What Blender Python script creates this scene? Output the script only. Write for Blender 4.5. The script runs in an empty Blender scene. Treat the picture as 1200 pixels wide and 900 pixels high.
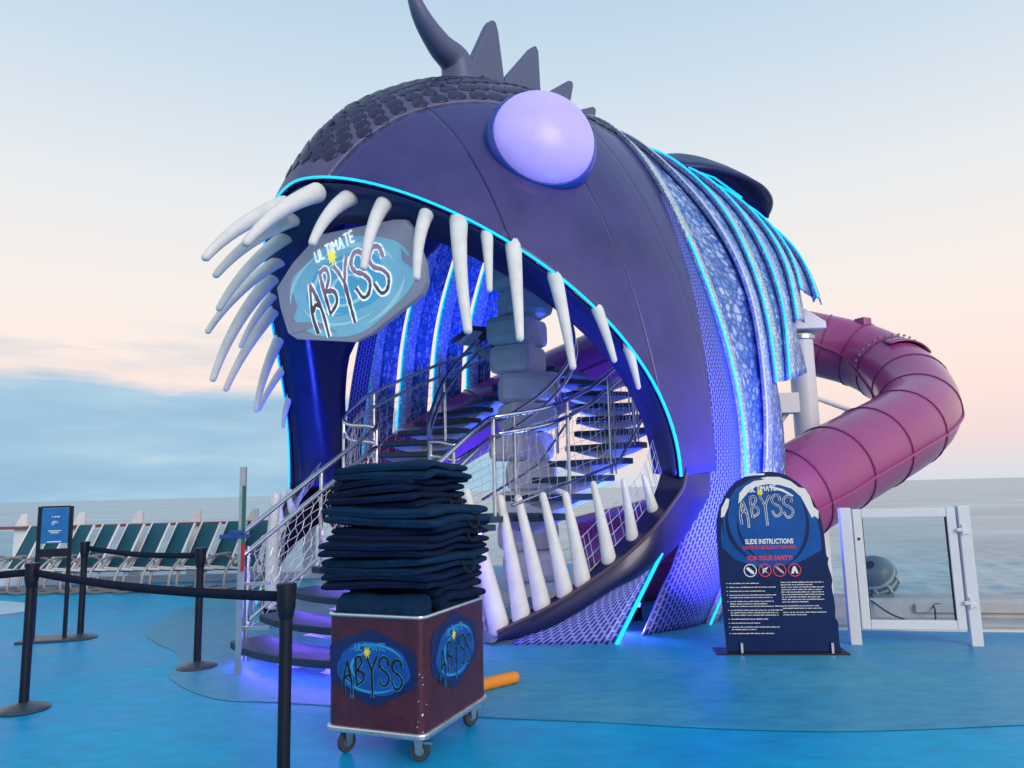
import bpy, bmesh, math, random
from mathutils import Vector, Matrix
random.seed(7)
D = bpy.data
SC = bpy.context.scene
COL = SC.collection
R = math.radians

# ------------------------------------------------------------------ camera
PITCH, ROLL = math.atan(124 / 870.0), math.atan(0.025)
cam = D.cameras.new('camera'); camo = D.objects.new('camera', cam); COL.objects.link(camo)
cam.sensor_fit = 'HORIZONTAL'; cam.sensor_width = 36.0; cam.lens = 36.0 * 870.0 / 1200.0
cam.clip_start = 0.05; cam.clip_end = 120000
fw = Vector((0, math.cos(PITCH), math.sin(PITCH))); up0 = Vector((0, -math.sin(PITCH), math.cos(PITCH))); rt0 = Vector((1, 0, 0))
rt = rt0 * math.cos(ROLL) - up0 * math.sin(ROLL); up = rt0 * math.sin(ROLL) + up0 * math.cos(ROLL)
M = Matrix((rt, up, -fw)).transposed().to_4x4(); M.translation = Vector((0, 0, 1.45))
camo.matrix_world = M
SC.camera = camo

# ------------------------------------------------------------------ colour helpers
def lin(c):
    c = c / 255.0
    return c / 12.92 if c <= 0.04045 else ((c + 0.055) / 1.055) ** 2.4
def rgb(r, g, b): return (lin(r), lin(g), lin(b), 1.0)

# ------------------------------------------------------------------ world: dusk sky
SUN_EL, SUN_AZ = R(22), R(152)      # soft glow from behind the viewer's right shoulder
wd = D.worlds.new('World'); SC.world = wd; wd.use_nodes = True
nt = wd.node_tree; nt.nodes.clear()
def N(t, **k):
    n = nt.nodes.new(t)
    for a, b in k.items(): setattr(n, a, b)
    return n
def L(a, b): nt.links.new(a, b)
def math_(op, a, b=None, c=None, clamp=False):
    n = N('ShaderNodeMath', operation=op); n.use_clamp = clamp
    for i, v in enumerate((a, b, c)):
        if v is None: continue
        if isinstance(v, (int, float)): n.inputs[i].default_value = v
        else: L(v, n.inputs[i])
    return n.outputs[0]
def mixc(f, a, b, blend='MIX'):
    n = N('ShaderNodeMix', data_type='RGBA', blend_type=blend)
    for s, v in ((n.inputs[0], f), (n.inputs[6], a), (n.inputs[7], b)):
        if isinstance(v, (int, float, tuple)): s.default_value = v
        else: L(v, s)
    return n.outputs[2]
tc = N('ShaderNodeTexCoord'); nv = N('ShaderNodeVectorMath', operation='NORMALIZE'); L(tc.outputs['Generated'], nv.inputs[0])
sx = N('ShaderNodeSeparateXYZ'); L(nv.outputs[0], sx.inputs[0])
elev = math_('MULTIPLY', math_('ARCSINE', sx.outputs['Z']), 180 / math.pi)
def ramp(fac, stops, mode='EASE'):
    r = N('ShaderNodeValToRGB'); r.color_ramp.interpolation = mode
    el = r.color_ramp.elements
    while len(el) < len(stops): el.new(0.5)
    for e, (p, c) in zip(el, stops): e.position = p; e.color = c
    L(fac, r.inputs[0]); return r.outputs[0]
e01 = math_('DIVIDE', elev, 60.0, clamp=True)
grad = ramp(e01, [(0.0, rgb(208, 213, 222)), (0.05, rgb(232, 212, 210)), (0.11, rgb(244, 221, 212)), (0.22, rgb(240, 229, 222)),
                  (0.36, rgb(222, 226, 229)), (0.50, rgb(196, 213, 227)), (0.64, rgb(172, 199, 222)), (1.0, rgb(142, 178, 212))], 'LINEAR')
# low bank of cloud, thick to the left of the bow and thinning out to the right
az = math_('DIVIDE', sx.outputs['X'], math_('SQRT', math_('ADD', math_('MULTIPLY', sx.outputs['X'], sx.outputs['X']), math_('ADD', math_('MULTIPLY', sx.outputs['Y'], sx.outputs['Y']), 1e-4))))
mp = N('ShaderNodeMapping'); mp.inputs['Scale'].default_value = (2.2, 2.2, 15); L(nv.outputs[0], mp.inputs[0])
nz = N('ShaderNodeTexNoise'); nz.inputs['Scale'].default_value = 1.6; nz.inputs['Detail'].default_value = 7; nz.inputs['Roughness'].default_value = .6; L(mp.outputs[0], nz.inputs[0])
mp2 = N('ShaderNodeMapping'); mp2.inputs['Scale'].default_value = (4, 4, 26); mp2.inputs['Location'].default_value = (3, 1, 7); L(nv.outputs[0], mp2.inputs[0])
nz2 = N('ShaderNodeTexNoise'); nz2.inputs['Scale'].default_value = 1.5; nz2.inputs['Detail'].default_value = 6; L(mp2.outputs[0], nz2.inputs[0])
mrange = N('ShaderNodeMapRange', interpolation_type='SMOOTHSTEP'); L(az, mrange.inputs[0])
for i, v in ((1, -0.34), (2, 0.30), (3, 8.4), (4, -1.0)): mrange.inputs[i].default_value = v
topv = math_('ADD', mrange.outputs[0], math_('MULTIPLY', math_('SUBTRACT', nz.outputs[0], 0.5), 5.0))
cl = math_('MULTIPLY', math_('SUBTRACT', topv, elev), 0.9, clamp=True)
ccol = ramp(nz2.outputs[0], [(0.28, rgb(134, 178, 208)), (0.5, rgb(146, 188, 214)), (0.62, rgb(156, 195, 218)), (0.78, rgb(176, 206, 222))], 'LINEAR')
sky1 = mixc(math_('MULTIPLY', cl, 0.93), grad, ccol)
# thin wisps just above the bank
w1 = math_('SUBTRACT', 1.0, math_('MULTIPLY', math_('ABSOLUTE', math_('SUBTRACT', elev, 10.2)), 0.42), clamp=True)
w2 = math_('MULTIPLY', math_('SUBTRACT', nz.outputs[0], 0.46), 5.0, clamp=True)
wl = N('ShaderNodeMapRange'); L(az, wl.inputs[0])
for i, v in ((1, -0.15), (2, 0.1), (3, 1.0), (4, 0.0)): wl.inputs[i].default_value = v
wl.clamp = True
sky2 = mixc(math_('MULTIPLY', math_('MULTIPLY', w1, w2), math_('MULTIPLY', wl.outputs[0], 0.75)), sky1, rgb(176, 194, 208))
nish = N('ShaderNodeTexSky', sky_type='NISHITA'); nish.sun_disc = False; nish.sun_elevation = SUN_EL; nish.sun_rotation = SUN_AZ
nsc = N('ShaderNodeVectorMath', operation='SCALE'); L(nish.outputs[0], nsc.inputs[0]); nsc.inputs['Scale'].default_value = 0.05
sky3 = mixc(0.04, sky2, nsc.outputs[0], 'ADD')
bg = N('ShaderNodeBackground'); L(sky3, bg.inputs[0]); bg.inputs[1].default_value = 1.0
wo = N('ShaderNodeOutputWorld'); L(bg.outputs[0], wo.inputs[0])

# ------------------------------------------------------------------ sun (already diffuse, just above the sea)
sl = D.lights.new('sun', 'SUN'); sl.energy = 1.5; sl.angle = R(28); sl.color = (1.0, 0.88, 0.80)
so = D.objects.new('sun', sl); COL.objects.link(so)
sdir = Vector((math.sin(SUN_AZ) * math.cos(SUN_EL), math.cos(SUN_AZ) * math.cos(SUN_EL), math.sin(SUN_EL)))
so.rotation_euler = sdir.to_track_quat('Z', 'Y').to_euler()

SC.view_settings.view_transform = 'Standard'; SC.view_settings.look = 'None'
SC.view_settings.exposure = 0.14; SC.view_settings.gamma = 1.0

# ------------------------------------------------------------------ materials
MAT = {}
def mat(name, col, rough=0.5, metal=0.0, emit=None, estr=0.0, coat=0.0, alpha=None, trans=0.0, spec=None, noise=0.0, nscale=6.0, bump=0.0, bscale=40.0):
    m = D.materials.new(name); m.use_nodes = True
    t = m.node_tree; b = t.nodes['Principled BSDF']
    b.inputs['Base Color'].default_value = col; b.inputs['Roughness'].default_value = rough; b.inputs['Metallic'].default_value = metal
    if coat: b.inputs['Coat Weight'].default_value = coat; b.inputs['Coat Roughness'].default_value = 0.12
    if emit: b.inputs['Emission Color'].default_value = emit; b.inputs['Emission Strength'].default_value = estr
    if trans: b.inputs['Transmission Weight'].default_value = trans
    if spec is not None: b.inputs['Specular IOR Level'].default_value = spec
    if noise or bump:
        c = t.nodes.new('ShaderNodeTexCoord')
        if noise:
            n = t.nodes.new('ShaderNodeTexNoise'); n.inputs['Scale'].default_value = nscale; n.inputs['Detail'].default_value = 6; n.inputs['Roughness'].default_value = .65
            t.links.new(c.outputs['Object'], n.inputs[0])
            mr = t.nodes.new('ShaderNodeMapRange'); t.links.new(n.outputs[0], mr.inputs[0])
            for i, v in ((1, .3), (2, .7), (3, 1 - noise), (4, 1 + noise)): mr.inputs[i].default_value = v
            vm = t.nodes.new('ShaderNodeVectorMath'); vm.operation = 'SCALE'; vm.inputs[0].default_value = col[:3]
            t.links.new(mr.outputs[0], vm.inputs['Scale']); t.links.new(vm.outputs[0], b.inputs['Base Color'])
            mr2 = t.nodes.new('ShaderNodeMapRange'); t.links.new(n.outputs[0], mr2.inputs[0])
            for i, v in ((1, .3), (2, .7), (3, max(.02, rough - .08)), (4, min(1, rough + .1))): mr2.inputs[i].default_value = v
            t.links.new(mr2.outputs[0], b.inputs['Roughness'])
        if bump:
            n2 = t.nodes.new('ShaderNodeTexNoise'); n2.inputs['Scale'].default_value = bscale; n2.inputs['Detail'].default_value = 4
            t.links.new(c.outputs['Object'], n2.inputs[0])
            bp = t.nodes.new('ShaderNodeBump'); bp.inputs['Strength'].default_value = bump; bp.inputs['Distance'].default_value = 0.02
            t.links.new(n2.outputs[0], bp.inputs['Height']); t.links.new(bp.outputs[0], b.inputs['Normal'])
    MAT[name] = m; return m
mat('head_paint', (0.048, 0.039, 0.175, 1), 0.42, 0.2, noise=.20, nscale=1.6, coat=.3, bump=.12, bscale=3)
mat('crown_paint', (0.105, 0.095, 0.20, 1), 0.45, 0.3, noise=.16, nscale=2.5)
mat('scale_paint', (0.030, 0.026, 0.075, 1), 0.35, 0.35, noise=.25, nscale=2)
mat('spike_paint', (0.10, 0.12, 0.22, 1), 0.5, 0.1, noise=.1, nscale=2)
mat('lip_blue', (0.012, 0.022, 0.115, 1), 0.4, 0.2, noise=.15, nscale=2)
mat('jaw_paint', (0.011, 0.011, 0.070, 1), 0.34, 0.1, coat=.25, noise=.1, nscale=2)
mat('trim_brown', (0.10, 0.065, 0.075, 1), 0.5)
mat('tooth', (0.78, 0.77, 0.73, 1), 0.45, noise=.10, nscale=5, bump=.15, bscale=30)
mat('neon', (0.0, 0.3, 0.5, 1), 0.4, emit=(0.005, 0.52, 0.95, 1), estr=1.25)
mat('violet_led', (0.2, 0.1, 0.6, 1), 0.4, emit=(0.24, 0.13, 1.0, 1), estr=40.0)
mat('eye', (0.46, 0.40, 0.85, 1), 0.34, noise=.10, nscale=2.5, emit=(0.36, 0.28, 0.95, 1), estr=0.36)
mat('eye_ring', (0.01, 0.05, 0.35, 1), 0.3)
mat('steel', (0.62, 0.63, 0.66, 1), 0.2, 1.0, noise=.06, nscale=9)
mat('brushed', (0.55, 0.56, 0.58, 1), 0.35, 1.0, noise=.08, nscale=12)
mat('white_paint', (0.72, 0.73, 0.74, 1), 0.4, noise=.05, nscale=3)
mat('column_grey', (0.82, 0.81, 0.81, 1), 0.55, noise=.12, nscale=2)
mat('tread', (0.012, 0.045, 0.085, 1), 0.55, noise=.2, nscale=8, bump=.3, bscale=120)
mat('wire', (0.62, 0.62, 0.66, 1), 0.4, 0.4)
mat('tube_purple', (0.34, 0.056, 0.205, 1), 0.3, 0.0, coat=.4, noise=.06, nscale=1.5)
mat('tube_seam', (0.21, 0.038, 0.135, 1), 0.35)
mat('black_powder', (0.006, 0.008, 0.018, 1), 0.45, 0.0, spec=.3, noise=.2, nscale=9)
mat('base_grey', (0.06, 0.075, 0.10, 1), 0.35, 0.4, noise=.2, nscale=9)
mat('belt', (0.005, 0.008, 0.026, 1), 0.75, spec=.2, bump=.3, bscale=300)
mat('cart_maroon', (0.060, 0.011, 0.030, 1), 0.42, noise=.25, nscale=14, bump=.1, bscale=90)
mat('alu', (0.68, 0.69, 0.70, 1), 0.32, 0.9, noise=.1, nscale=20)
mat('rubber', (0.035, 0.045, 0.05, 1), 0.6)
mat('mat_cloth', (0.002, 0.012, 0.046, 1), 0.85, spec=.15, noise=.35, nscale=7, bump=.5, bscale=60)
mat('mat_cloth_worn', (0.003, 0.026, 0.070, 1), 0.85, spec=.15, noise=.35, nscale=6, bump=.5, bscale=60)
mat('strap', (0.004, 0.008, 0.015, 1), 0.8)
mat('sticker_navy', (0.006, 0.016, 0.10, 1), 0.4)
mat('sticker_blue', (0.006, 0.075, 0.36, 1), 0.4, noise=.3, nscale=9)
mat('sticker_cyan', (0.03, 0.33, 0.62, 1), 0.4)
mat('ink_black', (0.006, 0.006, 0.012, 1), 0.5)
mat('white_ink', (0.82, 0.82, 0.78, 1), 0.5)
mat('red_ink', (0.75, 0.05, 0.10, 1), 0.5)
mat('yellow_ink', (0.85, 0.72, 0.06, 1), 0.5)
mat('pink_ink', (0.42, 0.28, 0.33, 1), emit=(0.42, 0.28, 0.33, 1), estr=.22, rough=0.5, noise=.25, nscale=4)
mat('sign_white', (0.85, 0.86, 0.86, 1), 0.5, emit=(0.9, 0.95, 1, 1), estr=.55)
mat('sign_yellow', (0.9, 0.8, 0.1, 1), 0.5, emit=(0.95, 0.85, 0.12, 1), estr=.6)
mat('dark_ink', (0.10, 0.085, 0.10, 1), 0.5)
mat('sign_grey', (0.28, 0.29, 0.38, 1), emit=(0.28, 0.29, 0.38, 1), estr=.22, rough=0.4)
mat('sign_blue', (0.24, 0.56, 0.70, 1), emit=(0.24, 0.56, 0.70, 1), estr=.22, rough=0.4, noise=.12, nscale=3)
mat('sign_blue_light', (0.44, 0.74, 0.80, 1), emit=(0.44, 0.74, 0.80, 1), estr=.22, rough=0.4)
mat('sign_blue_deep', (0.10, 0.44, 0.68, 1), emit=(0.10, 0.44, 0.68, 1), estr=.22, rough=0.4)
mat('board_navy', (0.002, 0.018, 0.088, 1), 0.4, spec=.2, noise=.25, nscale=2.5)
mat('board_blue', (0.003, 0.080, 0.32, 1), 0.4, spec=.2, noise=.2, nscale=3)
mat('foam_cream', (0.80, 0.77, 0.70, 1), 0.5)
mat('orange', (0.80, 0.26, 0.02, 1), 0.6, noise=.12, nscale=10)
mat('sling_teal', (0.003, 0.090, 0.135, 1), 0.75, noise=.15, nscale=9, bump=.3, bscale=200)
mat('chair_alu', (0.36, 0.33, 0.32, 1), 0.4, 0.4)
mat('rail_wood', (0.20, 0.065, 0.045, 1), 0.5, noise=.25, nscale=14)
mat('gauge_green', (0.02, 0.13, 0.08, 1), 0.5)
mat('gauge_red', (0.42, 0.02, 0.025, 1), 0.5)
mat('gauge_blue', (0.01, 0.06, 0.30, 1), 0.5)
mat('notice_blue', (0.006, 0.14, 0.40, 1), 0.35, noise=.15, nscale=6)
mat('ledge', (0.42, 0.43, 0.42, 1), 0.6, noise=.14, nscale=5)
mat('canister', (0.10, 0.15, 0.17, 1), 0.5, noise=.2, nscale=9)
mat('lamp_lens', (0.1, 0.1, 0.5, 1), 0.2, emit=(0.08, 0.10, 1.0, 1), estr=6)
mat('deck_pale', (0.42, 0.62, 0.68, 1), 0.6, noise=.1, nscale=2)

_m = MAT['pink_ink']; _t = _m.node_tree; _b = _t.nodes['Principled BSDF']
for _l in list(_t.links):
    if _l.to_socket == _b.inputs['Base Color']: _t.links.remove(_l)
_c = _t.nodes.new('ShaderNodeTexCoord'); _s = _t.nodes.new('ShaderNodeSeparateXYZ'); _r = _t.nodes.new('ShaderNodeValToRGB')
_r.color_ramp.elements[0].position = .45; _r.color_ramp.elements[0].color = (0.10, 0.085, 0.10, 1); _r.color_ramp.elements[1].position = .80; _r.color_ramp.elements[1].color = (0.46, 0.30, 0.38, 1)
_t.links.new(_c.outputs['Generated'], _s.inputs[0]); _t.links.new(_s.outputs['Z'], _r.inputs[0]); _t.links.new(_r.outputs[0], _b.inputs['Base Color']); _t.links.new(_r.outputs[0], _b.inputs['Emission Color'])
def tnode(m, typ, **k):
    n = m.node_tree.nodes.new(typ)
    for a, b in k.items(): setattr(n, a, b)
    return n
def glass_mat():
    m = mat('glass', (0.93, 0.97, 0.98, 1), 0.02)
    t = m.node_tree; out = t.nodes['Material Output']
    tr = t.nodes.new('ShaderNodeBsdfTransparent'); tr.inputs[0].default_value = (0.90, 0.95, 0.97, 1)
    gl = t.nodes.new('ShaderNodeBsdfGlossy'); gl.inputs['Roughness'].default_value = 0.02
    fr = t.nodes.new('ShaderNodeFresnel'); fr.inputs[0].default_value = 1.45
    mx = t.nodes.new('ShaderNodeMixShader')
    t.links.new(fr.outputs[0], mx.inputs[0]); t.links.new(tr.outputs[0], mx.inputs[1]); t.links.new(gl.outputs[0], mx.inputs[2]); t.links.new(mx.outputs[0], out.inputs[0])
glass_mat()
def print_scales(name, c_edge, c_mid, c_light, scale, squash=1.0, rough=.4, rnd=.75):
    m = mat(name, c_mid, rough); t = m.node_tree; b = t.nodes['Principled BSDF']
    uv = t.nodes.new('ShaderNodeUVMap'); mp = t.nodes.new('ShaderNodeMapping'); mp.inputs['Scale'].default_value = (scale, scale * squash, scale)
    t.links.new(uv.outputs[0], mp.inputs[0])
    v1 = t.nodes.new('ShaderNodeTexVoronoi'); v1.feature = 'DISTANCE_TO_EDGE'; v1.inputs['Randomness'].default_value = rnd
    v2 = t.nodes.new('ShaderNodeTexVoronoi'); v2.inputs['Randomness'].default_value = rnd
    nz = t.nodes.new('ShaderNodeTexNoise'); nz.inputs['Scale'].default_value = .5; nz.inputs['Detail'].default_value = 5
    for n in (v1, v2, nz): t.links.new(mp.outputs[0], n.inputs['Vector'])
    r1 = t.nodes.new('ShaderNodeValToRGB'); e = r1.color_ramp.elements
    e[0].position = .02; e[0].color = c_edge; e[1].position = .3; e[1].color = c_mid
    t.links.new(v1.outputs['Distance'], r1.inputs[0])
    sp = t.nodes.new('ShaderNodeSeparateColor'); t.links.new(v2.outputs['Color'], sp.inputs[0])
    ad = t.nodes.new('ShaderNodeMath'); ad.operation = 'MULTIPLY'; t.links.new(sp.outputs[0], ad.inputs[0]); t.links.new(nz.outputs[0], ad.inputs[1])
    r2 = t.nodes.new('ShaderNodeValToRGB'); r2.color_ramp.elements[0].position = .12; r2.color_ramp.elements[1].position = .5
    t.links.new(ad.outputs[0], r2.inputs[0])
    ed = t.nodes.new('ShaderNodeMath'); ed.operation = 'MULTIPLY'; ed.use_clamp = True; ed.inputs[1].default_value = 5
    t.links.new(v1.outputs['Distance'], ed.inputs[0])
    mm = t.nodes.new('ShaderNodeMath'); mm.operation = 'MULTIPLY'; t.links.new(r2.outputs[0], mm.inputs[0]); t.links.new(ed.outputs[0], mm.inputs[1])
    mx = t.nodes.new('ShaderNodeMix'); mx.data_type = 'RGBA'; mx.inputs[7].default_value = c_light
    t.links.new(mm.outputs[0], mx.inputs[0]); t.links.new(r1.outputs[0], mx.inputs[6]); t.links.new(mx.outputs[2], b.inputs['Base Color'])
    return m
print_scales('rib_blue', (0.03, 0.09, 0.38, 1), (0.13, 0.31, 0.70, 1), (0.58, 0.68, 0.90, 1), 2.7)
print_scales('rib_light', (0.22, 0.34, 0.44, 1), (0.56, 0.68, 0.74, 1), (0.84, 0.88, 0.92, 1), 4.6, .8, rnd=.45)
print_scales('rib_lav', (0.20, 0.28, 0.62, 1), (0.56, 0.62, 0.86, 1), (0.86, 0.88, 0.95, 1), 4.2)
def perforated():
    m = mat('perforated', (0.1, 0.15, 0.6, 1), .4, .3); t = m.node_tree; b = t.nodes['Principled BSDF']
    uv = t.nodes.new('ShaderNodeUVMap'); br = t.nodes.new('ShaderNodeTexBrick')
    br.inputs['Scale'].default_value = 1.0; br.inputs['Brick Width'].default_value = .085; br.inputs['Row Height'].default_value = .042; br.inputs['Mortar Size'].default_value = .011
    br.inputs['Mortar Smooth'].default_value = 0.2
    br.inputs['Color1'].default_value = (0.012, 0.02, 0.16, 1); br.inputs['Color2'].default_value = (0.018, 0.03, 0.24, 1); br.inputs['Mortar'].default_value = (0.19, 0.22, 0.70, 1)
    t.links.new(uv.outputs[0], br.inputs[0]); t.links.new(br.outputs[0], b.inputs['Base Color'])
    bp = t.nodes.new('ShaderNodeBump'); bp.inputs['Distance'].default_value = .012; t.links.new(br.outputs['Fac'], bp.inputs['Height']); t.links.new(bp.outputs[0], b.inputs['Normal'])
perforated()
def deck_mat(name, base, alt):
    m = mat(name, base, .45, spec=.12); t = m.node_tree; b = t.nodes['Principled BSDF']
    c = t.nodes.new('ShaderNodeTexCoord')
    n1 = t.nodes.new('ShaderNodeTexNoise'); n1.inputs['Scale'].default_value = .55; n1.inputs['Detail'].default_value = 7; n1.inputs['Roughness'].default_value = .62
    n2 = t.nodes.new('ShaderNodeTexNoise'); n2.inputs['Scale'].default_value = 9; n2.inputs['Detail'].default_value = 8; n2.inputs['Roughness'].default_value = .7
    n3 = t.nodes.new('ShaderNodeTexNoise'); n3.inputs['Scale'].default_value = 160; n3.inputs['Detail'].default_value = 3
    mp = t.nodes.new('ShaderNodeMapping'); mp.inputs['Scale'].default_value = (.5, 1, 1); mp.inputs['Rotation'].default_value = (0, 0, .25)
    t.links.new(c.outputs['Object'], mp.inputs[0])
    for n in (n1, n3): t.links.new(c.outputs['Object'], n.inputs[0])
    t.links.new(mp.outputs[0], n2.inputs[0])
    r = t.nodes.new('ShaderNodeValToRGB'); r.color_ramp.elements[0].position = .36; r.color_ramp.elements[0].color = base; r.color_ramp.elements[1].position = .68; r.color_ramp.elements[1].color = alt
    t.links.new(n1.outputs[0], r.inputs[0])
    mr = t.nodes.new('ShaderNodeMapRange'); t.links.new(n2.outputs[0], mr.inputs[0])
    for i, v in ((1, .3), (2, .72), (3, .80), (4, 1.18)): mr.inputs[i].default_value = v
    vm = t.nodes.new('ShaderNodeVectorMath'); vm.operation = 'SCALE'; t.links.new(r.outputs[0], vm.inputs[0]); t.links.new(mr.outputs[0], vm.inputs['Scale'])
    n4 = t.nodes.new('ShaderNodeTexNoise'); n4.inputs['Scale'].default_value = 2.4; n4.inputs['Detail'].default_value = 10; n4.inputs['Roughness'].default_value = .78
    t.links.new(c.outputs['Object'], n4.inputs[0])
    r4 = t.nodes.new('ShaderNodeValToRGB'); r4.color_ramp.elements[0].position = .56; r4.color_ramp.elements[1].position = .74; t.links.new(n4.outputs[0], r4.inputs[0])
    f4 = t.nodes.new('ShaderNodeMath'); f4.operation = 'MULTIPLY'; f4.inputs[1].default_value = .20; t.links.new(r4.outputs[0], f4.inputs[0])
    x4 = t.nodes.new('ShaderNodeMix'); x4.data_type = 'RGBA'; x4.inputs[7].default_value = (0.16, 0.36, 0.44, 1)
    t.links.new(f4.outputs[0], x4.inputs[0]); t.links.new(vm.outputs[0], x4.inputs[6]); t.links.new(x4.outputs[2], b.inputs['Base Color'])
    m2 = t.nodes.new('ShaderNodeMapRange'); t.links.new(n1.outputs[0], m2.inputs[0])
    for i, v in ((1, .3), (2, .7), (3, .26), (4, .55)): m2.inputs[i].default_value = v
    t.links.new(m2.outputs[0], b.inputs['Roughness'])
    bp = t.nodes.new('ShaderNodeBump'); bp.inputs['Strength'].default_value = .25; bp.inputs['Distance'].default_value = .006
    t.links.new(n3.outputs[0], bp.inputs['Height']); t.links.new(bp.outputs[0], b.inputs['Normal'])
deck_mat('deck_blue', (0.0, 0.285, 0.61, 1), (0.0, 0.43, 0.66, 1))
deck_mat('deck_teal', (0.006, 0.26, 0.47, 1), (0.09, 0.36, 0.48, 1))
def sea_mat():
    m = mat('sea', (0.10, 0.20, 0.27, 1), .27); t = m.node_tree; b = t.nodes['Principled BSDF']
    b.inputs['IOR'].default_value = 1.33
    c = t.nodes.new('ShaderNodeTexCoord'); mp = t.nodes.new('ShaderNodeMapping'); mp.inputs['Scale'].default_value = (.55, 1.2, 1); mp.inputs['Rotation'].default_value = (0, 0, .35)
    t.links.new(c.outputs['Object'], mp.inputs[0])
    n1 = t.nodes.new('ShaderNodeTexNoise'); n1.inputs['Scale'].default_value = .5; n1.inputs['Detail'].default_value = 8; n1.inputs['Roughness'].default_value = .62
    n2 = t.nodes.new('ShaderNodeTexNoise'); n2.inputs['Scale'].default_value = .022; n2.inputs['Detail'].default_value = 5
    for n in (n1, n2): t.links.new(mp.outputs[0], n.inputs[0])
    r = t.nodes.new('ShaderNodeValToRGB'); r.color_ramp.elements[0].position = .35; r.color_ramp.elements[0].color = (0.15, 0.27, 0.35, 1)
    r.color_ramp.elements[1].position = .7; r.color_ramp.elements[1].color = (0.25, 0.46, 0.54, 1)
    t.links.new(n2.outputs[0], r.inputs[0]); t.links.new(r.outputs[0], b.inputs['Base Color'])
    bp = t.nodes.new('ShaderNodeBump'); bp.inputs['Strength'].default_value = .5; bp.inputs['Distance'].default_value = .4
    t.links.new(n1.outputs[0], bp.inputs['Height']); t.links.new(bp.outputs[0], b.inputs['Normal'])
sea_mat()

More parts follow.
